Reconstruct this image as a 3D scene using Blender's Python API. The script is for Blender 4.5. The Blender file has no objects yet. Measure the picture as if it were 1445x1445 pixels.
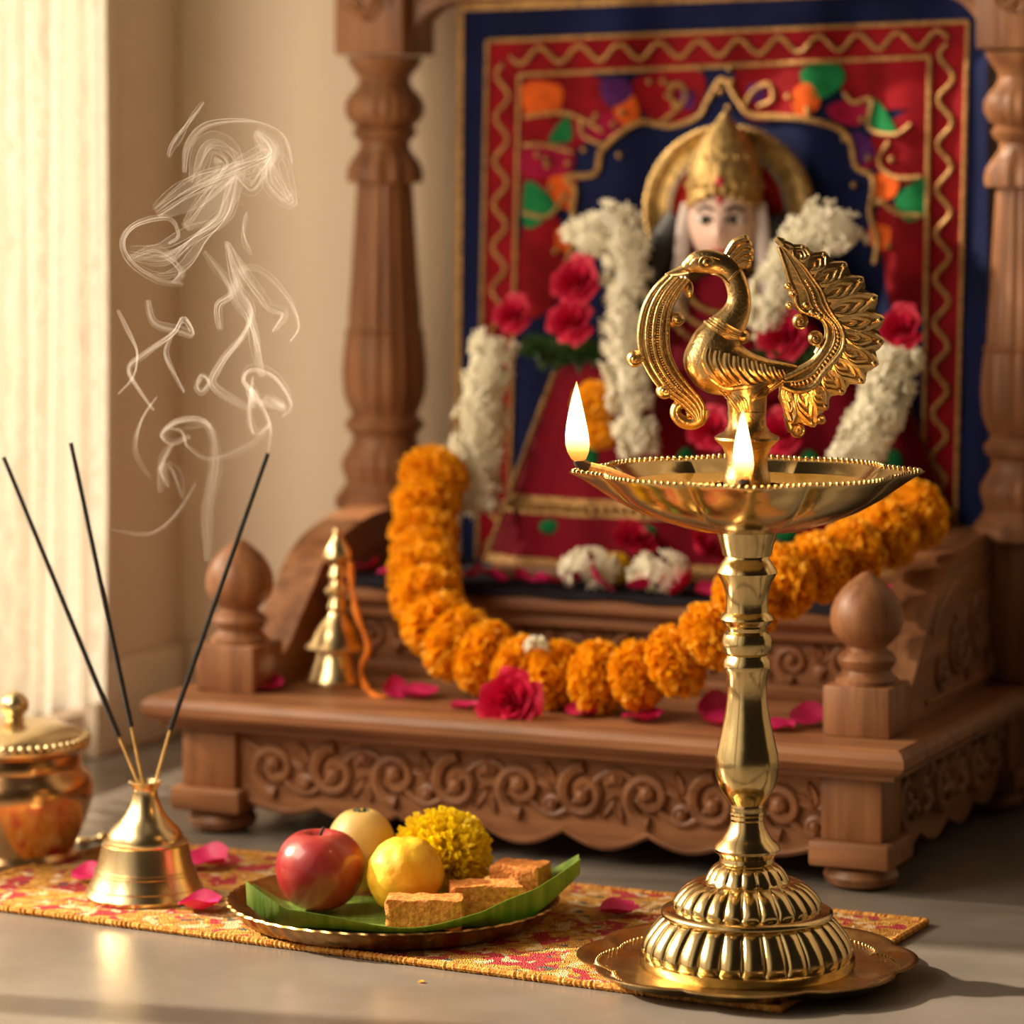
import bpy, bmesh, math, random
from mathutils import Vector, Matrix, noise
from mathutils.bvhtree import BVHTree
R = random.Random(7)
pi = math.pi
sc = bpy.context.scene
COL = sc.collection

# ------------------------------------------------------------------ camera, light, exposure
F, HZ, H, CX = 5100.0, 180.0, 0.687, 722.5        # focal length and horizon in pixels, eye height in metres
YAW = math.radians(-24.0)                          # the altar and the room are turned by this much
cam = bpy.data.cameras.new('camera')
camo = bpy.data.objects.new('camera', cam); COL.objects.link(camo)
camo.location = (0, 0, H); camo.rotation_euler = (pi/2, 0, 0)
cam.sensor_width = 36; cam.lens = 36*F/1445; cam.shift_y = -(722.5-HZ)/1445
cam.clip_end = 60
cam.dof.use_dof = True; cam.dof.focus_distance = 2.96; cam.dof.aperture_fstop = 3.7
sc.camera = camo

w = bpy.data.worlds.new('daylight'); sc.world = w; w.use_nodes = True
nt = w.node_tree; nt.nodes.clear()
tc = nt.nodes.new('ShaderNodeTexCoord')
def lobe(d, lo, hi):
    dp = nt.nodes.new('ShaderNodeVectorMath'); dp.operation = 'DOT_PRODUCT'; dp.inputs[1].default_value = Vector(d).normalized()
    mr = nt.nodes.new('ShaderNodeMapRange'); mr.interpolation_type = 'SMOOTHSTEP'; mr.inputs[1].default_value = lo; mr.inputs[2].default_value = hi
    nt.links.new(tc.outputs['Generated'], dp.inputs[0]); nt.links.new(dp.outputs['Value'], mr.inputs[0]); return mr.outputs[0]
def blend(f, a, b):
    mx = nt.nodes.new('ShaderNodeMix'); mx.data_type = 'RGBA'; nt.links.new(f, mx.inputs[0])
    for k, q in ((6, a), (7, b)):
        if isinstance(q, tuple): mx.inputs[k].default_value = (*q, 1)
        else: nt.links.new(q, mx.inputs[k])
    return mx.outputs[2]
sky = blend(lobe((-0.93, -0.22, 0.30), 0.45, 0.95), (0.020, 0.014, 0.009), (1.1, 0.9, 0.66))   # dim room, bright warm sky by the window
sky = blend(lobe((-0.2, 0.95, 0.10), 0.72, 0.93), sky, (0.75, 0.69, 0.60))                     # sky beyond the curtain
bg = nt.nodes.new('ShaderNodeBackground'); wo = nt.nodes.new('ShaderNodeOutputWorld')
nt.links.new(sky, bg.inputs[0]); nt.links.new(bg.outputs[0], wo.inputs[0])

sun = bpy.data.lights.new('sun', 'SUN'); suno = bpy.data.objects.new('sun', sun); COL.objects.link(suno)
sun.energy = 12.0; sun.angle = math.radians(1.6); sun.color = (1.0, 0.82, 0.60)
az, el = math.radians(-15), math.radians(29)
L = Vector((math.cos(az)*math.cos(el), math.sin(az)*math.cos(el), -math.sin(el)))
suno.rotation_euler = L.to_track_quat('-Z', 'Y').to_euler(); suno.location = (-3, 3.6, 2)

wl_ = bpy.data.lights.new('window_light', 'AREA'); wlo = bpy.data.objects.new('window_light', wl_); COL.objects.link(wlo)   # daylight in the window on the left
wl_.shape = 'RECTANGLE'; wl_.size = 0.62; wl_.size_y = 1.2; wl_.energy = 27; wl_.color = (1.0, 0.82, 0.62)
_d = Vector((math.cos(YAW), math.sin(YAW), 0)); _n = Vector((-math.sin(YAW), math.cos(YAW), 0))
wlo.location = Vector((0.3464, 3.1976, 0))-1.14*_d-0.64*_n+Vector((0, 0, 0.80)); wlo.rotation_euler = (_d+0.30*_n+Vector((0, 0, -0.3))).to_track_quat('-Z', 'Z').to_euler()

sc.view_settings.view_transform = 'Standard'; sc.view_settings.look = 'None'
sc.view_settings.gamma = 1; sc.view_settings.use_curve_mapping = False
sc.view_settings.exposure = 0.0
sc.cycles.transparent_max_bounces = 48
sc.cycles.max_bounces = 8

# ------------------------------------------------------------------ places
XH = Vector((math.cos(YAW), math.sin(YAW), 0)); N = Vector((-math.sin(YAW), math.cos(YAW), 0))
A0 = Vector((0.3464, 3.1976, 0))                   # front right corner of the altar, on the floor
NP0 = N.dot(A0)
def at(px, py, Y): return Vector(((px-CX)*Y/F, Y, H-(py-HZ)*Y/F))
def onz(px, py, z): return at(px, py, (H-z)*F/(py-HZ))
def onv(px, py, v): return at(px, py, (NP0+v)/(N.x*(px-CX)/F+N.y))
def loc(p): d = Vector(p)-A0; return Vector((d.dot(XH), d.dot(N), p[2]))      # world -> altar frame
def wld(x, y, z=0): return A0+XH*x+N*y+Vector((0, 0, z))

# ------------------------------------------------------------------ mesh helpers
def cr(pts, n, closed=False):
    """Catmull-Rom through pts, n samples evenly spaced along the length."""
    P = [Vector(p) for p in pts]
    if len(P[0]) == 2: P = [Vector((p[0], p[1], 0)) for p in P]
    m = len(P); raw = []
    segs = m if closed else m-1
    for i in range(segs):
        if closed: a, b, c, d = P[i-1], P[i], P[(i+1) % m], P[(i+2) % m]
        else: a, b, c, d = P[max(i-1, 0)], P[i], P[i+1], P[min(i+2, m-1)]
        for k in range(12):
            t = k/12
            raw.append(0.5*((2*b)+(c-a)*t+(2*a-5*b+4*c-d)*t*t+(3*b-a-3*c+d)*t**3))
    raw.append(P[0].copy() if closed else P[-1].copy())
    acc = [0]
    for i in range(1, len(raw)): acc.append(acc[-1]+(raw[i]-raw[i-1]).length)
    out = []; j = 0
    cnt = n if closed else n-1
    for i in range(n):
        s = acc[-1]*i/cnt
        while j < len(acc)-2 and acc[j+1] < s: j += 1
        d = acc[j+1]-acc[j]
        out.append(raw[j].lerp(raw[j+1], (s-acc[j])/d if d > 0 else 0))
    return out
def lerpl(l, t):
    x = t*(len(l)-1); i = min(int(x), len(l)-2); return l[i]+(l[i+1]-l[i])*(x-i)

class MB:
    def __init__(s): s.v = []; s.f = []
    def add(s, v, f):
        o = len(s.v); s.v += [Vector(p) for p in v]; s.f += [tuple(i+o for i in q) for q in f]; return s
    def join(s, m, M=None):
        return s.add([M @ p for p in m.v] if M else m.v, m.f)
    def xf(s, M): s.v = [M @ p for p in s.v]; return s
    def loft(s, rings, closed=True, cap=True):
        n = len(rings[0]); v = [p for r in rings for p in r]; f = []
        for i in range(len(rings)-1):
            for j in range(n if closed else n-1):
                k = (j+1) % n
                f.append((i*n+j, i*n+k, (i+1)*n+k, (i+1)*n+j))
        if cap and closed:
            f.append(tuple(range(n-1, -1, -1))); b = (len(rings)-1)*n; f.append(tuple(range(b, b+n)))
        return s.add(v, f)
    def lathe(s, prof, seg=48, mod=None, c=(0, 0, 0), cap=True):
        c = Vector(c); rings = []
        for i, (r, z) in enumerate(prof):
            ring = []
            for j in range(seg):
                a = 2*pi*j/seg; q = r*(mod(a, i) if mod else 1)
                ring.append(c+Vector((q*math.cos(a), q*math.sin(a), z)))
            rings.append(ring)
        return s.loft(rings, True, cap)
    def tube(s, pts, rad, seg=8, closed=False, flat=None):
        P = [Vector(p) for p in pts]; n = len(P); rings = []
        if n < 2: return s
        nrm = None
        for i in range(n):
            if closed: t = P[(i+1) % n]-P[i-1]
            else: t = P[min(i+1, n-1)]-P[max(i-1, 0)]
            if t.length < 1e-9: t = Vector((0, 0, 1))
            t.normalize()
            if nrm is None: nrm = t.orthogonal() if flat is None else Vector(flat)
            nrm = nrm-t*nrm.dot(t)
            if nrm.length < 1e-6: nrm = t.orthogonal()
            nrm.normalize(); b = t.cross(nrm)
            r = rad(i/(n-1)) if callable(rad) else (rad[i] if isinstance(rad, (list, tuple)) else rad)
            ra, rb = r if isinstance(r, tuple) else (r, r)
            rings.append([P[i]+nrm*ra*math.cos(2*pi*k/seg)+b*rb*math.sin(2*pi*k/seg) for k in range(seg)])
        if closed: rings.append(rings[0]); return s.loft(rings, True, False)
        return s.loft(rings, True, True)
    def ball(s, c, r, nu=16, nv=10, fn=None):
        c = Vector(c); rr = Vector((r, r, r)) if not isinstance(r, (tuple, list, Vector)) else Vector(r)
        v = []; f = []
        def q(d):
            p = Vector((d.x*rr.x, d.y*rr.y, d.z*rr.z))
            return c+(fn(d, p) if fn else p)
        v.append(q(Vector((0, 0, -1))))
        for i in range(1, nv):
            t = pi*i/nv-pi/2
            for j in range(nu):
                a = 2*pi*j/nu; v.append(q(Vector((math.cos(t)*math.cos(a), math.cos(t)*math.sin(a), math.sin(t)))))
        v.append(q(Vector((0, 0, 1))))
        for j in range(nu): f.append((0, 1+(j+1) % nu, 1+j))
        for i in range(nv-2):
            for j in range(nu):
                a = 1+i*nu; k = (j+1) % nu; f.append((a+j, a+k, a+nu+k, a+nu+j))
        a = 1+(nv-2)*nu; e = len(v)-1
        for j in range(nu): f.append((a+j, a+(j+1) % nu, e))
        return s.add(v, f)
    def box(s, x0, x1, y0, y1, z0, z1, bev=0.0, seg=2):
        b = bmesh.new(); bmesh.ops.create_cube(b, size=1)
        for p in b.verts:
            p.co = Vector(((x0+x1)/2+p.co.x*(x1-x0), (y0+y1)/2+p.co.y*(y1-y0), (z0+z1)/2+p.co.z*(z1-z0)))
        if bev: bmesh.ops.bevel(b, geom=list(b.edges), offset=bev, segments=seg, affect='EDGES', profile=0.5)
        b.verts.index_update()
        s.add([p.co.copy() for p in b.verts], [[p.index for p in q.verts] for q in b.faces]); b.free(); return s
    def prism(s, poly, fn, d0, d1):
        """poly: 2-D outline; fn(a, b, d) places it."""
        n = len(poly); v = [fn(a, b, d0) for a, b in poly]+[fn(a, b, d1) for a, b in poly]
        f = [tuple(range(n)), tuple(range(2*n-1, n-1, -1))]
        for i in range(n): k = (i+1) % n; f.append((i, i+n, k+n, k))
        return s.add(v, f)
    def mesh(s, name, mat, ang=38, smooth=True, recalc=True):
        me = bpy.data.meshes.new(name); me.from_pydata([tuple(p) for p in s.v], [], s.f); me.update()
        if recalc:
            b = bmesh.new(); b.from_mesh(me); bmesh.ops.recalc_face_normals(b, faces=b.faces); b.to_mesh(me); b.free()
        if smooth:
            me.polygons.foreach_set('use_smooth', [True]*len(me.polygons))
            me.set_sharp_from_angle(angle=math.radians(ang))
        if mat: me.materials.append(mat)
        return me
    def build(s, name, mat, parent=None, at=None, **k):
        me = s.mesh(name, mat, **k)
        o = bpy.data.objects.new(name, me); COL.objects.link(o)
        if parent: o.parent = parent
        if at is not None:                         # vertices were given in world space: move the origin to `at`
            at = Vector(at); me.transform(Matrix.Translation(-at)); o.location = at
        return o
def tag(o, label, cat, group=None, kind=None):
    o['label'] = label; o['category'] = cat
    if group: o['group'] = group
    if kind: o['kind'] = kind
    return o
def thing(name, label, cat, location=(0, 0, 0), rz=0, group=None):
    o = bpy.data.objects.new(name, None); COL.objects.link(o); o.empty_display_size = 0.02
    o.location = location; o.rotation_euler = (0, 0, rz); return tag(o, label, cat, group)
def struct(name, mb, mat, frame=True, **k):
    o = mb.build(name, mat, **k)
    if frame: o.location = A0; o.rotation_euler = (0, 0, YAW)
    o['kind'] = 'structure'; return o
def inst(name, me, parent=None, location=(0, 0, 0), rot=(0, 0, 0), scale=1):
    o = bpy.data.objects.new(name, me); COL.objects.link(o)
    if parent: o.parent = parent
    o.location = location; o.rotation_euler = rot
    o.scale = scale if isinstance(scale, (tuple, list)) else (scale,)*3
    return o

# ------------------------------------------------------------------ materials
def mat(name, col, rough=0.5, metal=0.0, var=0.0, vscale=20, bump=0.0, bscale=60, stretch=(1, 1, 1), col2=None, lo=0.35, hi=0.65, detail=4, sss=0, trans=0, sheen=0, spec=0.5, coat=0):
    m = bpy.data.materials.new(name); m.use_nodes = True; t = m.node_tree; b = t.nodes['Principled BSDF']
    b.inputs['Roughness'].default_value = rough; b.inputs['Metallic'].default_value = metal
    b.inputs['Specular IOR Level'].default_value = spec; b.inputs['Coat Weight'].default_value = coat
    b.inputs['Base Color'].default_value = (*col, 1)
    if sss: b.inputs['Subsurface Weight'].default_value = sss; b.inputs['Subsurface Radius'].default_value = (0.01, 0.006, 0.003); b.inputs['Subsurface Scale'].default_value = 0.6
    if sheen: b.inputs['Sheen Weight'].default_value = sheen
    tcn = t.nodes.new('ShaderNodeTexCoord'); mp = t.nodes.new('ShaderNodeMapping'); mp.inputs['Scale'].default_value = stretch
    t.links.new(tcn.outputs['Object'], mp.inputs['Vector'])
    if var or col2:
        nz = t.nodes.new('ShaderNodeTexNoise'); nz.inputs['Scale'].default_value = vscale; nz.inputs['Detail'].default_value = detail
        t.links.new(mp.outputs[0], nz.inputs['Vector'])
        rp = t.nodes.new('ShaderNodeValToRGB'); rp.color_ramp.elements[0].position = lo; rp.color_ramp.elements[1].position = hi
        c2 = col2 or tuple(min(1, c*(1+var)) for c in col); c1 = col if col2 else tuple(c*(1-var) for c in col)
        rp.color_ramp.elements[0].color = (*c1, 1); rp.color_ramp.elements[1].color = (*c2, 1)
        t.links.new(nz.outputs['Fac'], rp.inputs[0]); t.links.new(rp.outputs[0], b.inputs['Base Color'])
    if bump:
        n2 = t.nodes.new('ShaderNodeTexNoise'); n2.inputs['Scale'].default_value = bscale; n2.inputs['Detail'].default_value = 3
        t.links.new(mp.outputs[0], n2.inputs['Vector'])
        bp = t.nodes.new('ShaderNodeBump'); bp.inputs['Strength'].default_value = bump; bp.inputs['Distance'].default_value = 0.002
        t.links.new(n2.outputs['Fac'], bp.inputs['Height']); t.links.new(bp.outputs[0], b.inputs['Normal'])
    if trans:                                     # thin petals, leaves and cloth let light through
        tr = t.nodes.new('ShaderNodeBsdfTranslucent'); tr.inputs[0].default_value = (*[min(1, c*1.2) for c in col], 1)
        ms = t.nodes.new('ShaderNodeMixShader'); ms.inputs[0].default_value = trans
        out = t.nodes['Material Output']; t.links.new(b.outputs[0], ms.inputs[1]); t.links.new(tr.outputs[0], ms.inputs[2]); t.links.new(ms.outputs[0], out.inputs[0])
    return m
def wood(name, stretch, c1=(0.165, 0.063, 0.025), c2=(0.37, 0.166, 0.072)):
    return mat(name, c1, 0.42, col2=c2, vscale=1.0, stretch=stretch, bump=0.25, bscale=3.0, lo=0.3, hi=0.72, detail=6, spec=0.4)
M = {}
M['wood'] = wood('teak_wood', (5, 60, 60)); M['wood_up'] = wood('teak_wood_upright', (60, 60, 5)); M['wood_back'] = wood('teak_wood_side', (60, 5, 60))
M['brass'] = mat('polished_brass', (0.67, 0.50, 0.235), 0.17, 1.0, var=0.10, vscale=25, bump=0.06, bscale=160)
M['brass_cast'] = mat('cast_brass', (0.60, 0.415, 0.175), 0.30, 1.0, var=0.16, vscale=60, bump=0.22, bscale=420)
M['brass_soft'] = mat('worn_brass', (0.74, 0.58, 0.32), 0.27, 1.0, var=0.12, vscale=30, bump=0.08, bscale=120)
M['brass_dark'] = mat('aged_brass', (0.36, 0.21, 0.075), 0.34, 1.0, var=0.45, vscale=45, bump=0.25, bscale=120)
M['copper'] = mat('copper_brass', (0.62, 0.38, 0.18), 0.24, 1.0, var=0.22, vscale=14, bump=0.08, bscale=70)
M['oil'] = mat('lamp_oil', (0.30, 0.15, 0.02), 0.04, 0.0, var=0.1, spec=0.8)
M['wick'] = mat('cotton_wick', (0.55, 0.36, 0.19), 0.9, var=0.3, vscale=200)
M['char'] = mat('charred_wick', (0.02, 0.013, 0.01), 0.9, bump=0.3, bscale=300)
M['marigold'] = mat('marigold_orange', (0.98, 0.44, 0.006), 0.6, col2=(1.0, 0.58, 0.014), vscale=60, trans=0.40)
M['yellow'] = mat('chrysanthemum_yellow', (0.97, 0.70, 0.01), 0.6, col2=(1.0, 0.82, 0.03), vscale=60, trans=0.5)
M['rose'] = mat('rose_red', (0.40, 0.003, 0.030), 0.55, col2=(0.54, 0.006, 0.045), vscale=60, trans=0.2, spec=0.25)
M['petal'] = mat('rose_petal_pink', (0.62, 0.010, 0.11), 0.45, col2=(0.80, 0.04, 0.22), vscale=50, trans=0.25)
M['white'] = mat('jasmine_white', (0.94, 0.90, 0.76), 0.6, var=0.05, vscale=90, trans=0.4)
M['leaf'] = mat('green_leaf', (0.13, 0.24, 0.035), 0.40, col2=(0.27, 0.40, 0.08), vscale=1.6, stretch=(90, 6, 6), trans=0.25, bump=0.5, bscale=1.4)
M['dleaf'] = mat('dark_foliage', (0.03, 0.08, 0.02), 0.5, var=0.4, vscale=60, trans=0.15)
M['navy'] = mat('navy_cloth', (0.007, 0.011, 0.050), 0.8, var=0.3, vscale=8, bump=0.15, bscale=300, spec=0.08)
M['black'] = mat('black_cloth', (0.012, 0.012, 0.018), 0.85, var=0.3, vscale=30, bump=0.15, bscale=300, spec=0.08)
M['red'] = mat('red_cloth', (0.19, 0.004, 0.009), 0.75, var=0.25, vscale=25, bump=0.2, bscale=400, spec=0.08)
M['crimson'] = mat('crimson_silk', (0.165, 0.002, 0.012), 0.8, spec=0.15, var=0.25, vscale=14, bump=0.12, bscale=300)
M['halo_red'] = mat('halo_lacquer', (0.50, 0.008, 0.014), 0.5, var=0.1, spec=0.2)
M['brass_tray'] = mat('tray_brass', (0.52, 0.36, 0.145), 0.27, 1.0, var=0.25, vscale=40, bump=0.25, bscale=110)
M['orange'] = mat('orange_patch', (0.55, 0.09, 0.012), 0.75, var=0.2, vscale=60, spec=0.08)
M['green'] = mat('green_patch', (0.010, 0.155, 0.05), 0.75, var=0.25, vscale=60, spec=0.08)
M['magenta'] = mat('magenta_patch', (0.24, 0.006, 0.035), 0.75, var=0.2, vscale=60, spec=0.08)
M['purple'] = mat('purple_patch', (0.06, 0.012, 0.09), 0.75, var=0.2, vscale=60, spec=0.08)
M['gold'] = mat('gold_thread', (0.38, 0.215, 0.07), 0.55, 0.45, var=0.4, vscale=220, bump=0.5, bscale=500)
M['goldm'] = mat('gilt', (0.45, 0.30, 0.11), 0.48, 0.7, var=0.35, vscale=120, bump=0.6, bscale=260)
M['silver'] = mat('silver_gilt', (0.55, 0.50, 0.44), 0.4, 0.6, var=0.3, vscale=200, bump=0.5, bscale=400)
M['skin'] = mat('painted_face', (0.72, 0.50, 0.42), 0.45, var=0.05, vscale=20)
M['veil'] = mat('white_veil', (0.62, 0.54, 0.52), 0.8, var=0.1)
M['dark'] = mat('dark_paint', (0.012, 0.010, 0.012), 0.5)
M['eyew'] = mat('eye_white', (0.8, 0.76, 0.7), 0.3)
M['lip'] = mat('lip_red', (0.5, 0.03, 0.05), 0.4)
M['stick'] = mat('bamboo', (0.58, 0.36, 0.10), 0.6, var=0.2, vscale=80)
M['incense'] = mat('charcoal_incense', (0.013, 0.013, 0.012), 0.85, bump=0.5, bscale=700)
M['thread'] = mat('thread_and_reflection', (0.75, 0.20, 0.01), 0.8, bump=0.5, bscale=400)
M['apple'] = mat('apple_skin', (0.25, 0.014, 0.018), 0.30, col2=(0.42, 0.08, 0.045), vscale=2.2, stretch=(14, 14, 3), lo=0.45, hi=0.8, coat=0.3)
M['guava'] = mat('guava_skin', (0.66, 0.42, 0.10), 0.4, col2=(0.78, 0.55, 0.20), vscale=30)
M['laddu'] = mat('sweet_yellow', (0.78, 0.38, 0.012), 0.5, col2=(0.86, 0.50, 0.03), vscale=60, bump=0.6, bscale=90)
M['cake'] = mat('sweet_brown', (0.44, 0.125, 0.014), 0.8, col2=(0.70, 0.27, 0.045), vscale=220, bump=1.0, bscale=300)
M['wall'] = mat('plaster', (0.82, 0.70, 0.555), 0.9, var=0.03, vscale=3, bump=0.05, bscale=300)
M['trim'] = mat('painted_trim', (0.78, 0.67, 0.53), 0.6, var=0.03, vscale=6)

def floor_mat():
    m = mat('stone_floor', (0.155, 0.135, 0.115), 0.27, col2=(0.205, 0.180, 0.155), vscale=1.5, stretch=(5, 5, 5), bump=0.06, bscale=30, spec=0.5)
    return m
M['floor'] = floor_mat()

def rug_mat():
    m = bpy.data.materials.new('woven_mat'); m.use_nodes = True; t = m.node_tree; b = t.nodes['Principled BSDF']; n = t.nodes.new; ln = t.links.new
    b.inputs['Roughness'].default_value = 0.95; b.inputs['Specular IOR Level'].default_value = 0.1
    c = n('ShaderNodeTexCoord')
    def nz(scale, detail=2, st=(1, 1, 1)):
        mp = n('ShaderNodeMapping'); mp.inputs['Scale'].default_value = st; ln(c.outputs['Object'], mp.inputs[0])
        x = n('ShaderNodeTexNoise'); x.inputs['Scale'].default_value = scale; x.inputs['Detail'].default_value = detail; x.inputs['Distortion'].default_value = 0.6; ln(mp.outputs[0], x.inputs[0]); return x.outputs['Fac']
    def ramp(f, p0, p1, c0=(0, 0, 0), c1=(1, 1, 1)):
        r = n('ShaderNodeValToRGB'); r.color_ramp.elements[0].position = p0; r.color_ramp.elements[1].position = p1
        r.color_ramp.elements[0].color = (*c0, 1); r.color_ramp.elements[1].color = (*c1, 1); ln(f, r.inputs[0]); return r.outputs[0]
    def mixc(fac, a, b_):
        x = n('ShaderNodeMix'); x.data_type = 'RGBA'; ln(fac, x.inputs[0])
        for k, q in ((6, a), (7, b_)):
            if isinstance(q, tuple): x.inputs[k].default_value = (*q, 1)
            else: ln(q, x.inputs[k])
        return x.outputs[2]
    base = ramp(nz(180, 3, (0.5, 1, 1)), 0.35, 0.65, (0.40, 0.15, 0.025), (0.72, 0.40, 0.10))
    base = mixc(ramp(nz(34, 2), 0.54, 0.56), base, (0.42, 0.05, 0.06))
    base = mixc(ramp(nz(47, 2, (1.3, 1, 1)), 0.58, 0.60), base, (0.70, 0.50, 0.28))
    base = mixc(ramp(nz(60, 1, (1, 1.4, 1)), 0.67, 0.69), base, (0.10, 0.12, 0.10))
    ln(base, b.inputs['Base Color'])
    wv = n('ShaderNodeTexWave'); wv.inputs['Scale'].default_value = 160; wv.inputs['Distortion'].default_value = 14; wv.inputs['Detail'].default_value = 2; ln(c.outputs['Object'], wv.inputs[0])
    bp = n('ShaderNodeBump'); bp.inputs['Strength'].default_value = 0.8; bp.inputs['Distance'].default_value = 0.002; ln(wv.outputs['Fac'], bp.inputs['Height']); ln(bp.outputs[0], b.inputs['Normal'])
    return m
M['rug'] = rug_mat()
M['fringe'] = mat('mat_binding', (0.42, 0.15, 0.025), 0.95, col2=(0.70, 0.36, 0.09), vscale=160, bump=1.0, bscale=500, spec=0.1)

def see_through(name, col, alpha, trl=0.5, pattern=None):
    m = bpy.data.materials.new(name); m.use_nodes = True; t = m.node_tree; t.nodes.clear(); n = t.nodes.new; ln = t.links.new
    d = n('ShaderNodeBsdfDiffuse'); d.inputs[0].default_value = (*col, 1); tl = n('ShaderNodeBsdfTranslucent'); tl.inputs[0].default_value = (*col, 1)
    a = n('ShaderNodeMixShader'); a.inputs[0].default_value = trl; ln(d.outputs[0], a.inputs[1]); ln(tl.outputs[0], a.inputs[2])
    tp = n('ShaderNodeBsdfTransparent'); o = n('ShaderNodeMixShader'); o.inputs[0].default_value = alpha
    ln(tp.outputs[0], o.inputs[1]); ln(a.outputs[0], o.inputs[2])
    if pattern: pattern(t, o.inputs[0])
    out = n('ShaderNodeOutputMaterial'); ln(o.outputs[0], out.inputs[0]); return m
def lace(t, sock):
    n = t.nodes.new; c = n('ShaderNodeTexCoord'); mp = n('ShaderNodeMapping'); mp.inputs['Scale'].default_value = (1, 1, 0.8); t.links.new(c.outputs['Object'], mp.inputs[0])
    v = n('ShaderNodeTexWave'); v.inputs['Scale'].default_value = 12; v.inputs['Distortion'].default_value = 6; v.inputs['Detail Scale'].default_value = 3; t.links.new(mp.outputs[0], v.inputs[0])
    r = n('ShaderNodeMapRange'); r.inputs[3].default_value = 0.62; r.inputs[4].default_value = 0.94; t.links.new(v.outputs['Fac'], r.inputs[0]); t.links.new(r.outputs[0], sock)
M['sheer'] = see_through('sheer_curtain', (0.80, 0.76, 0.68), 0.7, 0.45, lace)
M['smoke'] = see_through('incense_smoke', (0.96, 0.93, 0.89), 0.125, 0.5)
M['smoke_thin'] = see_through('thin_smoke', (0.95, 0.92, 0.88), 0.020, 0.5)
def glass_mat():
    m = bpy.data.materials.new('window_glass'); m.use_nodes = True; t = m.node_tree; t.nodes.clear(); n = t.nodes.new
    tp = n('ShaderNodeBsdfTransparent'); g = n('ShaderNodeBsdfGlossy'); g.inputs['Roughness'].default_value = 0.03; x = n('ShaderNodeMixShader'); x.inputs[0].default_value = 0.05
    t.links.new(tp.outputs[0], x.inputs[1]); t.links.new(g.outputs[0], x.inputs[2]); o = n('ShaderNodeOutputMaterial'); t.links.new(x.outputs[0], o.inputs[0]); return m
M['glass'] = glass_mat()
def flame_mat():
    m = bpy.data.materials.new('flame'); m.use_nodes = True; t = m.node_tree; t.nodes.clear(); n = t.nodes.new; ln = t.links.new
    c = n('ShaderNodeTexCoord'); s = n('ShaderNodeSeparateXYZ'); ln(c.outputs['Generated'], s.inputs[0])
    r = n('ShaderNodeValToRGB'); e = r.color_ramp.elements
    e[0].position = 0; e[0].color = (0.55, 0.13, 0.012, 1); e[1].position = 1; e[1].color = (1.6, 0.50, 0.06, 1)
    for p, q in ((0.13, (0.95, 0.33, 0.05, 1)), (0.30, (2.2, 1.25, 0.5, 1)), (0.45, (3.6, 2.7, 1.6, 1)), (0.80, (3.4, 2.2, 1.0, 1))):
        k = e.new(p); k.color = q
    ln(s.outputs['Z'], r.inputs[0]); em = n('ShaderNodeEmission'); em.inputs[1].default_value = 1.3; ln(r.outputs[0], em.inputs[0])
    tp = n('ShaderNodeBsdfTransparent'); tp.inputs[0].default_value = (0.6, 0.6, 0.6, 1); a = n('ShaderNodeAddShader'); ln(em.outputs[0], a.inputs[0]); ln(tp.outputs[0], a.inputs[1])
    o = n('ShaderNodeOutputMaterial'); ln(a.outputs[0], o.inputs[0]); return m
M['flame'] = flame_mat()

# ================================================================== THE ROOM (altar frame)
BW, LW = 0.56, -1.0435                             # back wall y, left wall x
struct('floor', MB().box(-2.6, 2.4, -3.6, BW+0.1, -0.05, 0.0), M['floor'])
struct('wall_back', MB().box(LW-0.12, 2.4, BW, BW+0.1, 0.0, 2.4), M['wall'])
wl = MB(); wl.box(LW-0.12, LW, 0.40, BW, 0, 2.4); wl.box(LW-0.12, LW, -2.6, 0.40, 2.15, 2.4); wl.box(LW-0.12, LW, -2.6, 0.40, 0, 0.05); wl.box(LW-0.12, LW, -3.0, -2.6, 0, 2.4)
struct('wall_left', wl, M['wall'])
struct('baseboard_back', MB().box(LW+0.016, 2.4, BW-0.016, BW, 0, 0.10, 0.003), M['trim'])
struct('baseboard_left', MB().box(LW, LW+0.016, 0.345, BW-0.016, 0, 0.10, 0.003), M['trim'])
wf = MB()
wf.box(LW-0.09, LW+0.012, 0.345, 0.40, 0.05, 2.15, 0.003); wf.box(LW-0.08, LW-0.03, -0.75, -0.70, 0.05, 2.15, 0.003); wf.box(LW-0.08, LW-0.03, -2.6, -2.54, 0.05, 2.15, 0.003)
wf.box(LW-0.08, LW-0.03, -2.6, 0.345, 0.05, 0.09, 0.003); wf.box(LW-0.08, LW-0.03, -2.6, 0.345, 2.10, 2.15, 0.003)
win = struct('window_1', wf, M['trim'])
MB().box(LW-0.058, LW-0.054, -2.54, 0.345, 0.09, 2.10).build('pane', M['glass'], win)
# sheer curtain
cv = []; ny, nz_ = 150, 10
for i in range(ny+1):
    y = 0.282-0.60*i/ny
    fold = 0.022*math.sin(i*0.55)+0.010*math.sin(i*1.13+1)
    cv.append([Vector((LW+0.045+fold+0.004*math.sin(k*0.7+i*0.2), y, 0.075+2.0*k/nz_)) for k in range(nz_+1)])
cu = thing('sheer_curtain', 'sheer cream leaf-patterned curtain glowing at the window on the left', 'curtain', A0, YAW)
MB().loft(cv, False, False).build('drape', M['sheer'], cu)
MB().tube([(LW+0.045, 0.36, 2.09), (LW+0.045, -2.5, 2.09)], 0.01).build('curtain_rod', M['wood'], cu)

# ================================================================== THE ALTAR
W = 0.775; D = 0.53
alt = thing('wooden_altar', 'carved brown teak home altar with turned columns and two steps', 'altar', A0, YAW)
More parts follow.
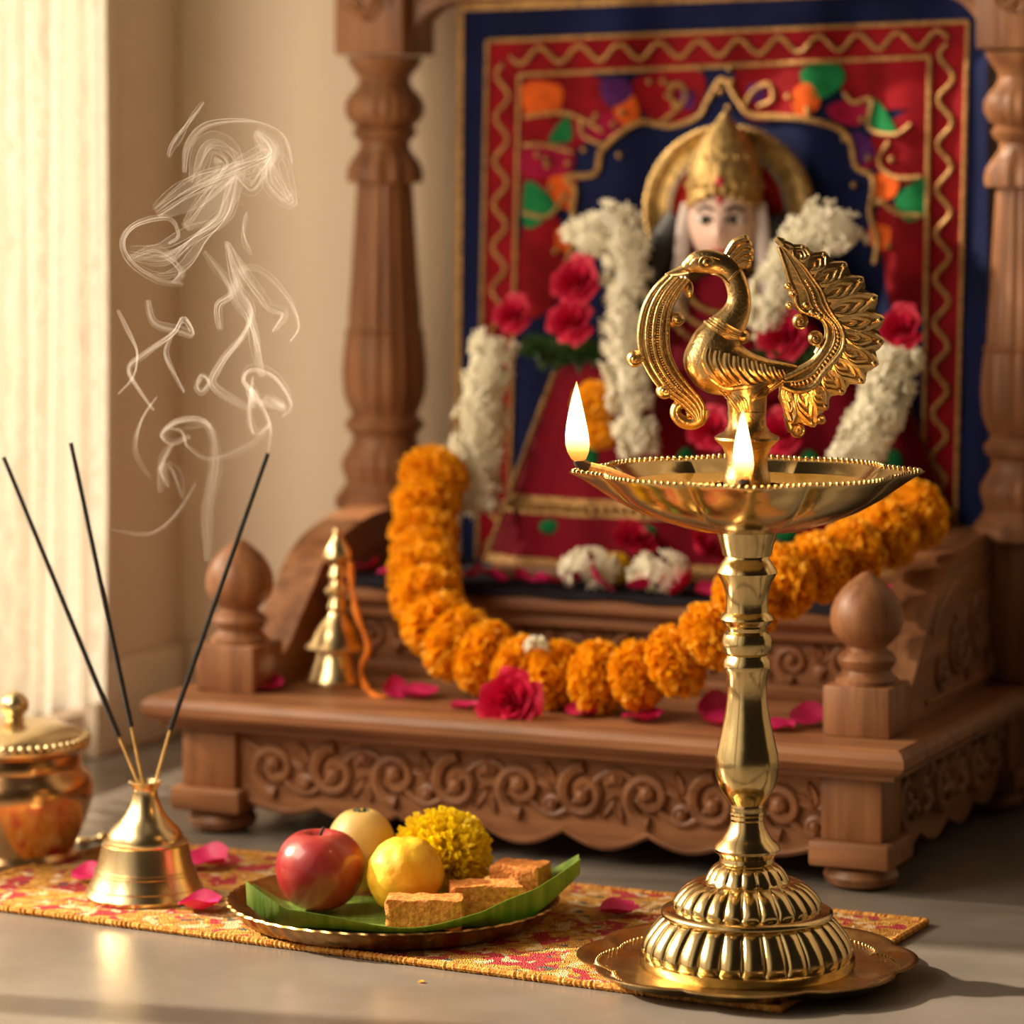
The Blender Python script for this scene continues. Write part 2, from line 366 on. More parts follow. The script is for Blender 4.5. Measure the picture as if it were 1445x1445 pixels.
# top board of the lower plinth with rounded nose
def nose_board(x0, x1, y0, y1, z0, z1, r):
    m = MB(); prof = [(0, z0), (-r*0.55, z0+0.003), (-r, z0+(z1-z0)*0.35), (-r, z0+(z1-z0)*0.65), (-r*0.7, z1-0.003), (-r*0.25, z1), (0.004, z1)]
    rings = []
    for d, z in prof: rings.append([Vector((x0+d+r, y0+d+r, z)), Vector((x1-d-r, y0+d+r, z)), Vector((x1-d-r, y1, z)), Vector((x0+d+r, y1, z))])
    return m.loft(rings)
nb = nose_board(-W, 0, 0, D, 0.110, 0.134, 0.010); nb.box(-W+0.014, -0.014, 0.016, D, 0.104, 0.1095)
nb.build('plinth_board', M['wood'], alt, ang=25)
MB().box(-W+0.05, -0.05, 0.045, D-0.04, 0.095, 0.104).build('under_frame', M['wood'], alt)
# legs with pad and bun foot
for (lx, ly) in ((-0.030-0.058, 0.030), (-W+0.030, 0.030), (-0.088, D-0.09), (-W+0.030, D-0.09)):
    leg = MB().box(lx, lx+0.058, ly, ly+0.058, 0.045, 0.104, 0.002).build('leg', M['wood_up'], alt)
    MB().box(lx-0.009, lx+0.067, ly-0.009, ly+0.067, 0.022, 0.045, 0.003).build('leg_pad', M['wood'], leg)
    MB().lathe([(0.022, 0), (0.031, 0.004), (0.0345, 0.011), (0.031, 0.018), (0.022, 0.022)], 32, c=(lx+0.029, ly+0.029, 0)).build('bun_foot', M['wood_up'], leg)
# carving helpers, drawn on a plane: pl(a, b, d) -> point, a along, b up, d outwards
def scroll(m, pl, ca, cb, r, a0, turns, sgn=1, wd=0.0042, ratio=0.16, d=0.0008):
    n = int(22*turns)+6; pts = []
    for i in range(n):
        t = i/(n-1); rr = r*(1-(1-ratio)*t); a = a0+sgn*2*pi*turns*t
        pts.append(pl(ca+rr*math.cos(a), cb+rr*math.sin(a), d+0.001*t))
    m.tube(pts, lambda t: wd*(1-0.45*t), 7); m.ball(pts[-1], wd*1.25, 8, 6)
def leafrel(m, pl, a, b, ang, ln_, wd, h=0.0042):
    n = 8; rings = []
    for i in range(n+1):
        t = i/n; wv = wd*math.sin(pi*min(1, t*0.96+0.02))**0.8*(1-0.25*t)+0.0004; ring = []
        ca, sa = math.cos(ang+0.5*t), math.sin(ang+0.5*t)
        ox, oy = a+ln_*t*math.cos(ang+0.25*t), b+ln_*t*math.sin(ang+0.25*t)
        for q, hh in ((-1, -0.001), (-0.6, h*0.7), (0, h*0.35), (0.6, h*0.7), (1, -0.001)):
            ring.append(pl(ox-sa*wv*q, oy+ca*wv*q, hh))
        rings.append(ring)
    m.loft(rings, False, False)
def vine_panel(m, pl, a0, a1, b0, b1, units, seed=1):
    rr = random.Random(seed); u = (a1-a0)/units; hb = (b1-b0); mid = (b0+b1)/2
    for i in range(units):
        c = a0+u*(i+0.5); s = 1 if i % 2 else -1; r = min(hb*0.44, u*0.50)
        scroll(m, pl, c, mid, r, pi*(0.5 if s > 0 else 1.5), 1.45, s, wd=hb*0.125)
        scroll(m, pl, c+u*0.02, mid, r*0.62, pi*(1.5 if s > 0 else 0.5), 0.9, s, wd=hb*0.095)
        scroll(m, pl, c+u*0.5, mid+s*hb*0.27, hb*0.16, pi*(1.2 if s > 0 else 0.2), 1.1, -s, wd=hb*0.09)
        for k in range(5):
            leafrel(m, pl, c+s*u*0.1, mid, 0.4+k*2*pi/5+rr.random(), r*0.55, r*0.20)
        for k in range(3):
            leafrel(m, pl, c+u*0.5, mid-s*hb*0.02, (-pi/2 if s < 0 else pi/2)+(k-1)*0.85+pi, hb*0.46, hb*0.13, 0.0055)
def vine_stem(m, pl, a0, a1, b0, b1, units):
    hb = b1-b0; n = units*14
    m.tube([pl(a0+(a1-a0)*i/n, (b0+b1)/2+hb*0.40*math.sin(pi*units*i/n+pi/2), 0.001) for i in range(n+1)], hb*0.07, 7)
def apron_poly(a0, a1, z1, lobes, lo=0.017, hi=0.036):
    pts = [(a0, z1), (a0, hi)]; n = lobes*14
    for i in range(n+1):
        t = i/n; s = abs(math.sin(pi*lobes*t)); e = math.sin(pi*t)**0.4 if 0 < t < 1 else 0
        pts.append((a0+(a1-a0)*t, hi-0.002-(hi-lo)*(0.25+0.75*s)*e))
    pts += [(a1, hi), (a1, z1)]; return pts
# front apron
def fpl(y): return lambda a, b, d: Vector((a, y-d, b))
a0, a1 = -W+0.088, -0.088
ap = apron_poly(a0, a1, 0.104, 7)
fa = MB().prism(ap, lambda a, b, d: Vector((a, d, b)), 0.040, 0.056).build('apron', M['wood'], alt)
cm = MB(); vine_panel(cm, fpl(0.040), a0+0.008, a1-0.008, 0.040, 0.096, 9, 3); vine_stem(cm, fpl(0.040), a0+0.008, a1-0.008, 0.040, 0.096, 9)
cm.tube([Vector((a, 0.040, b+0.004)) for a, b in ap[2:-2]], 0.003, 6)
cm.tube([(a0+0.003, 0.040, 0.099), (a1-0.003, 0.040, 0.099)], 0.0026, 6)
cm.build('vine_carving', M['wood'], fa)
# right and left side aprons
for xs, sg in ((-0.040, 1), (-W+0.040, -1)):
    ap2 = apron_poly(0.088, D-0.09, 0.104, 4)
    sa_ = MB().prism(ap2, lambda a, b, d: Vector((d, a, b)), xs-0.008*sg-0.008, xs-0.008*sg+0.008).build('apron', M['wood_back'], alt)
    if sg > 0:
        cm = MB(); vine_panel(cm, lambda a, b, d: Vector((xs+d, a, b)), 0.095, D-0.097, 0.040, 0.094, 6, 5)
        cm.build('vine_carving', M['wood_back'], sa_)
# upper step
TX0, TX1, TY, TZ = -0.680, -0.095, 0.215, 0.2255
nose_board(TX0, TX1, TY, 0.5, 0.203, TZ, 0.010).build('step_board', M['wood'], alt, ang=25)
st = MB(); st.box(TX0+0.002, TX1-0.002, TY+0.028, 0.5, 0.134, 0.203); st.box(TX0+0.002, TX1-0.002, TY+0.014, TY+0.028, 0.192, 0.203, 0.002)
st.box(TX0+0.002, TX1-0.002, TY+0.012, TY+0.028, 0.134, 0.148, 0.003)
stp = st.build('step_panel', M['wood'], alt)
cm = MB(); vine_panel(cm, fpl(TY+0.028), TX0+0.01, TX1-0.01, 0.150, 0.190, 10, 8); cm.build('vine_carving', M['wood'], stp)
# arms: scrolled side rails
aprof = [(0.119, 0.155), (0.150, 0.163), (0.166, 0.175), (0.184, 0.194), (0.211, 0.219), (0.237, 0.245), (0.278, 0.266), (0.33, 0.278), (0.38, 0.283), (0.5, 0.287)]
top = [(p.x, p.y) for p in cr(aprof, 40)]
for xa, xb, sg in ((-0.090, -0.043, 1), (-W+0.036, -W+0.080, -1)):
    poly = top+[(0.5, 0.134), (0.119, 0.134)]
    arm = MB().prism(poly, lambda a, b, d: Vector((d, a, b)), xa, xb).build('arm', M['wood_back'], alt, ang=30)
    xo = xb if sg > 0 else xa
    cm = MB()
    pl = lambda a, b, d: Vector((xo+sg*d, a, b))
    inn = [(a, b-0.022) for a, b in top if 0.215 < a < 0.49]
    cm.tube([pl(a, b, 0) for a, b in inn], 0.003, 6); cm.tube([pl(0.20, 0.146, 0), pl(0.49, 0.146, 0)], 0.003, 6)
    for k, (ca, cb, rr) in enumerate(((0.30, 0.19, 0.032), (0.37, 0.20, 0.034), (0.44, 0.21, 0.034), (0.25, 0.168, 0.018), (0.335, 0.16, 0.013), (0.405, 0.16, 0.013), (0.47, 0.165, 0.015))):
        scroll(cm, pl, ca, cb, rr, 0.7*k, 1.5, 1 if k % 2 else -1, wd=0.0040)
        for q in range(4): leafrel(cm, pl, ca, cb, q*1.57+k, rr*0.9, rr*0.22)
    cm.build('vine_carving', M['wood_back'], arm)
# finial posts
for fx in (-0.063, -W+0.063):
    fp = MB().box(fx-0.032, fx+0.032, 0.055, 0.119, 0.134, 0.180, 0.0025).build('finial_block', M['wood_up'], alt)
    prof = [(0.029, 0.180), (0.029, 0.184), (0.024, 0.188), (0.022, 0.192), (0.026, 0.197), (0.0275, 0.202), (0.024, 0.207), (0.019, 0.210), (0.0185, 0.213), (0.024, 0.218), (0.031, 0.226), (0.0335, 0.236), (0.0328, 0.246), (0.029, 0.256), (0.022, 0.266), (0.013, 0.274), (0.006, 0.279), (0.0015, 0.2815)]
    MB().lathe(prof, 48, c=(fx, 0.087, 0)).build('finial', M['wood_up'], fp, ang=30)
# columns.  profile measured off the left one: (half width px, row px) at Y = 3.905
def column(cx, cy):
    k = 3.905/F
    raw = [(70, 720), (70, 706), (60, 694), (54, 684), (57, 676), (61, 664), (60, 652), (52, 640), (46, 628), (46, 618), (54, 610), (56, 602), (50, 594), (46, 588), (52, 578), (58, 560), (60, 530), (58, 500), (55, 478), (57, 474), (52, 468), (51, 440), (48, 400), (45, 350), (42, 300), (40, 272), (39, 265), (54, 262), (55, 250), (52, 238), (44, 226), (36, 215), (35, 206), (44, 196), (46, 190), (40, 184), (50, 176), (56, 164), (56, 152), (50, 140), (40, 130), (36, 120), (38, 112), (46, 102), (52, 92), (54, 86)]
    prof = [(r*k, H-(y-HZ)*k) for r, y in raw]
    def md(a, i):
        if 18 <= i <= 26: return 1-0.055*(0.5+0.5*math.cos(16*a))**2
        if 14 <= i <= 17: return 1-0.04*(0.5+0.5*math.cos(16*a))**2
        if 26 < i <= 30: return 1-0.07*(0.5+0.5*math.cos(12*a))
        if 36 <= i <= 39: return 1-0.03*(0.5+0.5*math.cos(20*a))
        if 4 <= i <= 7: return 1-0.03*(0.5+0.5*math.cos(20*a))
        return 1
    c = MB().lathe(prof, 192, md, c=(cx, cy, 0.004)).build('column', M['wood_up'], alt, ang=28)
    MB().box(cx-0.040, cx+0.040, cy-0.030, cy+0.05, 0.1345, 0.2875, 0.002).build('column_base', M['wood_up'], c)
    b = MB().box(cx-0.041, cx+0.041, cy-0.041, cy+0.041, 0.765, 0.92, 0.003).build('capital', M['wood_up'], c)
    cm = MB(); pl = fpl(cy-0.041)
    for s in (-1, 1): scroll(cm, pl, cx+s*0.013, 0.818, 0.013, 0, 1.2, s, wd=0.0028); leafrel(cm, pl, cx, 0.80, pi/2+s*0.7, 0.035, 0.007)
    cm.build('capital_carving', M['wood_up'], b)
CY = 0.45
column(-0.73, CY); column(-0.016, CY)
tb = MB().box(-0.689, -0.057, CY-0.025, CY+0.025, 0.822, 0.90, 0.004)
for s, x in ((1, -0.689), (-1, -0.057)):
    arc = [(x, 0.822)]+[(x+s*0.055*(1-math.cos(t*pi/2/8)), 0.775+0.047*math.sin(t*pi/2/8)) for t in range(9)]
    tb.prism(arc, lambda a, b, d: Vector((a, d, b)), CY-0.02, CY+0.02)
tb.build('top_rail', M['wood'], alt)

# ================================================================== BACKDROP CLOTH
VC = 0.462
def cl(px, py, off=0.0):
    f = 0.006*math.sin(px*0.021+py*0.002)+0.004*math.sin(px*0.047+1.3)+0.003*math.sin(py*0.018+px*0.006)
    return onv(px, py, VC-0.010+f-off)
clo = onv(1020, 830, VC); clo.z = TZ
bd = thing('embroidered_backdrop', 'navy embroidered wall cloth with red zigzag border hanging behind the idol', 'cloth hanging', clo)
def cloth_part(name, m, ma, parent=bd):
    o = m.build(name, ma, parent); o.data.transform(Matrix.Translation(-clo)); return o
def quadstrip(m, outer, off, n=24):
    """outer: 4 corners px (tl, tr, br, bl), filled with a grid that follows the folds"""
    tl, tr, br, bl = outer; rings = []
    for i in range(n+1):
        u = i/n; row = []
        for j in range(n+1):
            v_ = j/n; a = Vector(tl).lerp(Vector(tr), u); b = Vector(bl).lerp(Vector(br), u); q = a.lerp(b, v_); row.append(cl(q.x, q.y, off))
        rings.append(row)
    return m.loft(rings, False, False)
def shape(m, pts, off, smooth_n=0, grow=1):
    """filled outline in px, built as concentric rings so that it follows the folds, with a thin edge"""
    P = [(p.x, p.y) for p in cr(pts, smooth_n, True)] if smooth_n else pts
    if grow != 1: gx = sum(p[0] for p in P)/len(P); gy = sum(p[1] for p in P)/len(P); P = [(gx+(x-gx)*grow, gy+(y-gy)*grow) for x, y in P]
    cx = sum(p[0] for p in P)/len(P); cy = sum(p[1] for p in P)/len(P); rings = []
    rings.append([cl(x, y, -0.002) for x, y in P])
    for k in range(4):
        s = 1-k*0.30; rings.append([cl(cx+(x-cx)*s, cy+(y-cy)*s, off) for x, y in P])
    return m.loft(rings, True, True)
def cord(m, pts, wd=0.0022, off=0.003, n=None):
    P = cr(pts, n or max(8, len(pts)*6)); return m.tube([cl(p.x, p.y, off) for p in P], wd, 6)
m = MB(); quadstrip(m, ((650, 2), (1392, -25), (1396, 836), (650, 828)), 0, 60); cloth_part('ground_cloth', m, M['navy'])
m = MB(); quadstrip(m, ((646, 2), (654, 2), (648, 828), (638, 828)), 0.0015, 40); quadstrip(m, ((646, 4), (1392, -23), (1392, -12), (646, 16)), 0.0015, 40); cloth_part('selvage', m, M['gold'])
# red border: frame of four strips
TLo, TRo, BRo, BLo = (688, 58), (1366, 30), (1346, 822), (672, 826)
TLi, TRi, BRi, BLi = (733, 106), (1312, 80), (1300, 822), (716, 826)
m = MB()
for q in ((TLo, TRo, TRi, TLi), (TLo, TLi, BLi, BLo), (TRi, TRo, BRo, BRi)): quadstrip(m, q, 0.0012, 40)
cloth_part('border', m, M['red'])
m = MB()
for a, b in ((TLo, TRo), (TLi, TRi), (TLo, BLo), (TLi, BLi), (TRo, BRo), (TRi, BRi)):
    cord(m, [(a[0]+(b[0]-a[0])*t/6, a[1]+(b[1]-a[1])*t/6) for t in range(7)], 0.0024, n=60)
def zig(a, b, amp, n):
    a, b = Vector(a), Vector(b); d = (b-a).normalized(); q = Vector((-d.y, d.x)); return [tuple(a.lerp(b, i/(4*n))+q*amp*math.sin(pi*i/4)) for i in range(4*n+1)]
cord(m, zig((720, 80), (1338, 54), 11, 22), 0.0024, n=260); cord(m, zig((710, 90), (694, 820), 9, 24), 0.0024, n=260); cord(m, zig((1336, 62), (1322, 820), 10, 24), 0.0024, n=260)
cloth_part('gold_braid', m, M['gold'])
# appliqué patches inside
def patches(name, ma, lst, off=0.0018, n=28):
    for p in lst: m = MB(); shape(m, p, off, n, 1.16 if 'red' in name else 1.05); cloth_part(name, m, ma)
patches('red_patch', M['red'], [
    [(738, 112), (800, 112), (850, 128), (872, 160), (850, 185), (815, 200), (800, 235), (812, 250), (800, 268), (770, 262), (738, 280)],
    [(740, 330), (772, 300), (790, 330), (800, 380), (770, 430), (738, 430)], [(905, 112), (980, 105), (985, 140), (958, 170), (930, 172), (905, 140)],
    [(1050, 96), (1130, 92), (1120, 150), (1075, 165), (1050, 150)], [(1190, 88), (1306, 84), (1306, 140), (1262, 148), (1210, 140)],
    [(1240, 190), (1306, 160), (1302, 250), (1262, 250), (1236, 225)], [(1245, 300), (1300, 320), (1296, 430), (1262, 430), (1250, 360)]], 0.0016)
patches('magenta_patch', M['magenta'], [[(818, 170), (870, 160), (872, 185), (835, 200), (818, 195)], [(1170, 150), (1220, 140), (1215, 175), (1180, 170)], [(738, 210), (800, 205), (805, 240), (760, 250), (738, 245)], [(1205, 212), (1228, 215), (1225, 240), (1206, 236)]], 0.0026)
patches('green_patch', M['green'], [[(1133, 98), (1180, 92), (1190, 115), (1160, 138), (1138, 128)], [(1226, 142), (1240, 145), (1262, 180), (1256, 188), (1228, 182)], [(742, 258), (775, 278), (778, 300), (742, 320)], [(1265, 280), (1305, 252), (1304, 300), (1278, 310)], [(775, 195), (800, 165), (806, 195), (790, 202)]], 0.0032)
patches('orange_patch', M['orange'], [[(868, 150), (888, 130), (902, 160), (890, 178), (872, 168)], [(1120, 130), (1140, 118), (1156, 145), (1135, 166), (1120, 155)], [(775, 255), (808, 250), (812, 285), (790, 292)], [(1232, 250), (1266, 248), (1262, 275), (1240, 280)], [(740, 120), (790, 122), (785, 158), (745, 160)], [(788, 322), (812, 330), (805, 352), (785, 350)], [(1228, 320), (1255, 322), (1250, 350), (1230, 345)]], 0.0032)
patches('purple_patch', M['purple'], [[(848, 118), (880, 112), (890, 135), (860, 150)], [(960, 130), (978, 130), (976, 152), (962, 150)], [(1055, 122), (1078, 120), (1076, 140), (1058, 142)], [(1200, 190), (1225, 195), (1232, 222), (1210, 228)]], 0.0036)
m = MB()
arch = [(800, 372), (812, 330), (808, 300), (812, 268), (800, 250), (840, 245), (848, 215), (870, 192), (905, 172), (945, 178), (985, 165), (1000, 140), (1020, 112), (1040, 140), (1060, 162), (1100, 165), (1135, 168), (1180, 180), (1200, 200), (1208, 235), (1230, 248), (1232, 270), (1228, 300), (1238, 340), (1234, 372)]
cord(m, arch, 0.0034, 0.0040)
for pth in ([(740, 165), (800, 160), (850, 185)], [(930, 175), (960, 150), (968, 130), (955, 118), (945, 135), (960, 150)], [(1048, 155), (1062, 130), (1085, 118), (1090, 140), (1070, 150)], [(1190, 130), (1205, 145), (1230, 140), (1226, 180), (1262, 190), (1285, 175)], [(738, 300), (775, 305), (800, 270)], [(1300, 305), (1265, 300), (1240, 280)], [(738, 205), (770, 205), (808, 215)], [(1255, 200), (1240, 228), (1262, 250), (1300, 250)], [(820, 165), (822, 190), (850, 205)]): cord(m, pth, 0.0024, 0.0042)
for i in range(40):
    q = arch[i % len(arch)]; px, py = q[0]+R.uniform(-45, 45), q[1]-R.uniform(10, 60)
    if 740 < px < 1300 and 92 < py < 400: m.ball(cl(px, py, 0.004), 0.0035, 8, 6)
cloth_part('gold_embroidery', m, M['gold'])

# ================================================================== FLOWERS (prototypes)
def pompon(name, ma, n, rad, wd, squash=0.8, seed=1, frill=0.12, core=0.66):
    r = random.Random(seed); m = MB(); m.ball((0, 0, 0), (rad*core, rad*core, rad*core*squash), 14, 10)
    for i in range(n):
        z = 1-2*(i+0.5)/n; a = i*2.399963+r.uniform(-0.2, 0.2); q = math.sqrt(1-z*z)
        d = Vector((q*math.cos(a), q*math.sin(a), z)); t1 = d.orthogonal().normalized(); t1 = (Matrix.Rotation(r.uniform(0, 2*pi), 3, d) @ t1); t2 = d.cross(t1)
        d = (d+t2*r.uniform(-0.2, 0.2)).normalized(); L_ = rad*r.uniform(0.92, 1.08); w_ = rad*wd*r.uniform(0.8, 1.2)
        v = [d*rad*0.5-t1*w_*0.3, d*rad*0.5+t1*w_*0.3]
        for k, (s, e, o) in enumerate(((0.85, 0.95, 0.05), (1.0, 1.0, 0.16))):
            for q2 in (-1, 0, 1):
                v.append(d*L_*s*(1 if q2 == 0 else e*0.97)+t1*w_*q2*(1 if k == 0 else 0.8)+t2*rad*(o-(0.07 if q2 == 0 else 0))+t2*rad*frill*r.uniform(-0.5, 0.5))
        v = [Vector((p.x, p.y, p.z*squash)) for p in v]
        m.add(v, [(0, 1, 3), (0, 3, 2), (1, 4, 3), (2, 3, 6, 5), (3, 4, 7, 6)])
    return m.mesh(name, ma, recalc=False, ang=60)
MARI = [pompon('marigold', M['marigold'], 520, 1.0, 0.155, 0.74, s) for s in (1, 2, 3)]
CHRY = pompon('chrysanthemum', M['yellow'], 950, 1.0, 0.062, 0.90, 5, 0.07)
def rose_mesh(seed, n=20, ma=None):
    r = random.Random(seed); m = MB()
    for i in range(n):
        o = i/(n-1); th = i*2.4+r.uniform(-0.2, 0.2); span = 0.95-0.25*o if i > 2 else 1.9; rows = []
        for a in range(7):
            t = a/6; row = []
            for b in range(9):
                u = b/4-1; wv = span*(0.55+0.45*math.sin(pi*min(t*0.75+0.12, 1)))*(1-0.5*max(0, t-0.8)*4*u*u*0.5)
                ang = th+u*wv; rad = (0.07+0.78*o)*(0.35+0.65*t**0.7)+0.34*o*max(0, t-0.55)*(1+0.3*u*u)
                z = (0.80-0.30*o)*t-0.5*o*max(0, t-0.72)**1.2-0.06*t*u*u*(1 if t > 0.7 else 0)+0.02*math.sin(5*u+i)
                row.append(Vector((rad*math.cos(ang), rad*math.sin(ang), z)))
            rows.append(row)
        m.loft(rows, False, False)
    m.ball((0, 0, 0.05), (0.4, 0.4, 0.18), 12, 8)
    return m.mesh('rose', ma or M['rose'], recalc=False, ang=80)
ROSE = [rose_mesh(s) for s in (1, 2)]
def petal_mesh(seed):
    r = random.Random(seed); rows = []; c1, c2 = r.uniform(0.25, 0.5), r.uniform(0.15, 0.4)
    for a in range(9):
        t = a/8; wv = math.sin(pi*(0.06+0.82*t))**0.75*0.52; row = []
        for b in range(9):
            u = b/4-1
            row.append(Vector((t-0.5, u*wv, c1*wv*u*u+c2*(t-0.4)**2+0.05*math.sin(3*u+6*t+seed))))
        rows.append(row)
    low = min(p.z for q in rows for p in q)
    for q in rows:
        for p in q: p.z -= low
    th = [[p+Vector((0, 0, 0.02)) for p in q] for q in rows]
    m = MB(); m.loft(rows, False, False); m.loft(th, False, False)
    return m.mesh('rose_petal', M['petal'], recalc=False, ang=80)
PET = [petal_mesh(s) for s in range(5)]
def jasmine_bud_mesh(seed):
    r = random.Random(seed); m = MB()
    for i in range(5):
        a = i*1.2566+r.uniform(-0.2, 0.2); d = Vector((math.cos(a), math.sin(a), 0.75)).normalized()
        m.join(MB().ball((0, 0, 0.62), (0.27, 0.13, 0.50), 7, 6), d.to_track_quat('Z', 'Y').to_matrix().to_4x4())
    m.ball((0, 0, 0.15), 0.30, 6, 5); return m
JB = [jasmine_bud_mesh(s) for s in range(3)]
def blossoms(m, path, rad, n, bud=0.0078, seed=1):
    """a thick string of small white flowers around a path of world points"""
    r = random.Random(seed); P = cr(path, 60)
    for i in range(n):
        t = r.random(); c = lerpl(P, t); k = lerpl(P, min(1, t+0.03))-lerpl(P, max(0, t-0.03)); k.normalize()
        o = k.orthogonal().normalized(); o = Matrix.Rotation(r.uniform(0, 2*pi), 3, k) @ o
        rr = (rad(t) if callable(rad) else rad)*r.uniform(0.55, 1.0)
        q = (o+k*r.uniform(-0.4, 0.4)).normalized().to_track_quat('Z', 'Y')
        m.join(JB[i % 3], Matrix.Translation(c+o*rr) @ q.to_matrix().to_4x4() @ Matrix.Scale(bud*r.uniform(0.8, 1.2), 4))
    m.tube(P, (lambda t: (rad(t) if callable(rad) else rad)*0.5), 10)
    return m

# ================================================================== THE IDOL
SP = onv(1022, 700, 0.385); SP.z = TZ+0.004; SK = SP.y/F; SYAW = math.radians(-12)
ido = thing('seated_idol', 'crowned idol with golden halo, pale face and red gold-bordered drape', 'statue', SP, SYAW)
def sx(px): return (px-1022)*SK/math.cos(SYAW)
def sz(py): return H-(py-HZ)*SK-SP.z
m = MB().box(-0.235, 0.235, -0.055, 0.055, 0, 0.012, 0.004); m.build('seat_board', M['wood'], ido)
# body
rings = []
for z, rx, ry, yy in ((sz(640), 0.085, 0.05, 0.01), (sz(560), 0.080, 0.046, 0.01), (sz(500), 0.062, 0.040, 0.01), (sz(450), 0.060, 0.036, 0.012), (sz(415), 0.058, 0.032, 0.014), (sz(398), 0.036, 0.024, 0.014), (sz(388), 0.018, 0.018, 0.012), (sz(360), 0.017, 0.017, 0.010)):
    rings.append([Vector((rx*math.cos(a), yy+ry*math.sin(a), z)) for a in [2*pi*k/28 for k in range(28)]])
m = MB().loft(rings)
for s in (-1, 1):
    m.tube(cr([(s*0.050, 0.014, sz(412)), (s*0.078, 0.010, sz(450)), (s*0.090, -0.005, sz(510)), (s*0.070, -0.035, sz(545)), (s*0.040, -0.05, sz(550))], 16), lambda t: 0.018-0.007*t, 12)
m.build('body', M['crimson'], ido)
# head with face
hc = Vector((0, 0, sz(318)))
def face(d, p):
    q = p.copy(); f = max(0, -d.y)
    q.y -= 0.0045*f*math.exp(-((d.x/0.16)**2)-((d.z+0.10)/0.26)**2)*2.0     # nose
    for s in (-1, 1): q.y += 0.004*f*math.exp(-((d.x-s*0.38)/0.2)**2-((d.z-0.13)/0.16)**2)   # eye hollows
    q.y -= 0.003*f*math.exp(-(d.x/0.25)**2-((d.z+0.72)/0.2)**2)              # chin
    q.x *= 1-0.18*max(0, -d.z); return q
head = MB().ball(hc, (0.0365, 0.036, 0.050), 36, 26, face).build('head', M['skin'], ido, ang=80)
def fy(x, z): return hc.y-0.036*math.sqrt(max(0, 1-(x/0.0365)**2-((z)/0.050)**2))
for s in (-1, 1):
    x, z = s*0.0145, 0.006
    e = MB().ball((x, fy(x, z)+0.0015, hc.z+z), (0.0098, 0.003, 0.0046), 14, 8).build('eye', M['eyew'], head)
    MB().ball((x, fy(x, z)-0.0010, hc.z+z), (0.0045, 0.0018, 0.0045), 10, 8).build('pupil', M['dark'], head)
    m = MB(); m.tube(cr([(x-s*0.008, fy(x-s*0.008, 0.015), hc.z+0.0155), (x, fy(x, 0.018), hc.z+0.0195), (x+s*0.010, fy(x+s*0.010, 0.015), hc.z+0.0145)], 10), 0.0021, 6); m.build('eyebrow', M['dark'], head)
    m = MB(); m.tube(cr([(x-s*0.009, fy(x-s*0.009, 0.004), hc.z+0.005), (x, fy(x, 0.009)-0.0012, hc.z+0.0098), (x+s*0.011, fy(x+s*0.011, 0.004), hc.z+0.0055)], 10), 0.0019, 6); m.build('eyelid', M['dark'], head)
    MB().ball((s*0.0365, 0.006, hc.z-0.002), (0.004, 0.008, 0.012), 10, 8).build('ear', M['skin'], head)
MB().ball((0, fy(0, -0.024)+0.0005, hc.z-0.025), (0.0085, 0.003, 0.0032), 12, 8).build('lips', M['lip'], head)
MB().ball((0, fy(0, 0.026)-0.0005, hc.z+0.026), (0.0035, 0.0015, 0.0055), 10, 8).build('forehead_mark', M['lip'], head)
# crown
k = SK
prof = [(r*k, (sz(y))) for r, y in ((50, 304), (55, 292), (53, 280), (53, 258), (51, 238), (46, 220), (38, 203), (27, 187), (14, 173), (3, 158))]
def cmod(a, i): return 1+0.025*math.cos(16*a)*(1 if i in (1, 3, 5) else 0.4)
cw = MB().lathe(prof, 64, cmod, c=(0, 0.006, 0)).xf(Matrix.Translation((0, 0, 0)))
for q in cw.v:
    if q.y < -0.004 and q.z < sz(270): q.z += 0.024*math.exp(-(q.x/0.030)**2)*(1-(q.z-sz(308))/(sz(270)-sz(308)))      # the band arches up over the forehead
for zr, rr, nb_ in ((297, 55, 26), (262, 53, 22), (222, 46, 18)):
    for i in range(nb_):
        a = 2*pi*i/nb_; dz = 0.020*math.exp(-(rr*k*math.cos(a)/0.030)**2) if (zr == 297 and math.sin(a) < 0) else 0
        cw.ball((rr*k*math.cos(a), 0.006+rr*k*math.sin(a), sz(zr)+dz), 0.0034, 8, 6)
crn = cw.build('crown', M['goldm'], ido)
MB().ball((0, 0.006-53*k, sz(256)), (0.005, 0.003, 0.006), 10, 8).build('crown_jewel', M['lip'], crn)
# halo
hz = sz(297); ha = MB(); ring = []
for i in range(97):
    a = 2*pi*i/96; ring.append((math.cos(a), math.sin(a)))
def hal(r, y): return [Vector((r*c, y, hz+r*s)) for c, s in ring[:-1]]
ha.loft([hal(0.058, 0.040), hal(0.058, 0.030), hal(0.064, 0.026), hal(0.072, 0.028), hal(0.081, 0.024), hal(0.088, 0.030), hal(0.088, 0.040), hal(0.058, 0.040)], True, False)
for i in range(72):
    a = 2*pi*i/72; ha.ball((0.085*math.cos(a), 0.025, hz+0.085*math.sin(a)), 0.0035, 7, 5)
halo = ha.build('halo', M['goldm'], ido)
m = MB(); m.loft([hal(0.0585, 0.040), hal(0.0585, 0.034), hal(0.03, 0.033), hal(0.002, 0.033)], True, True); m.build('halo_backing', M['halo_red'], halo)
m = MB()
for i in range(64):
    a = 2*pi*i/64; m.ball((0.060*math.cos(a), 0.028, hz+0.060*math.sin(a)), 0.0036, 7, 5)
m.build('silver_beading', M['silver'], halo)
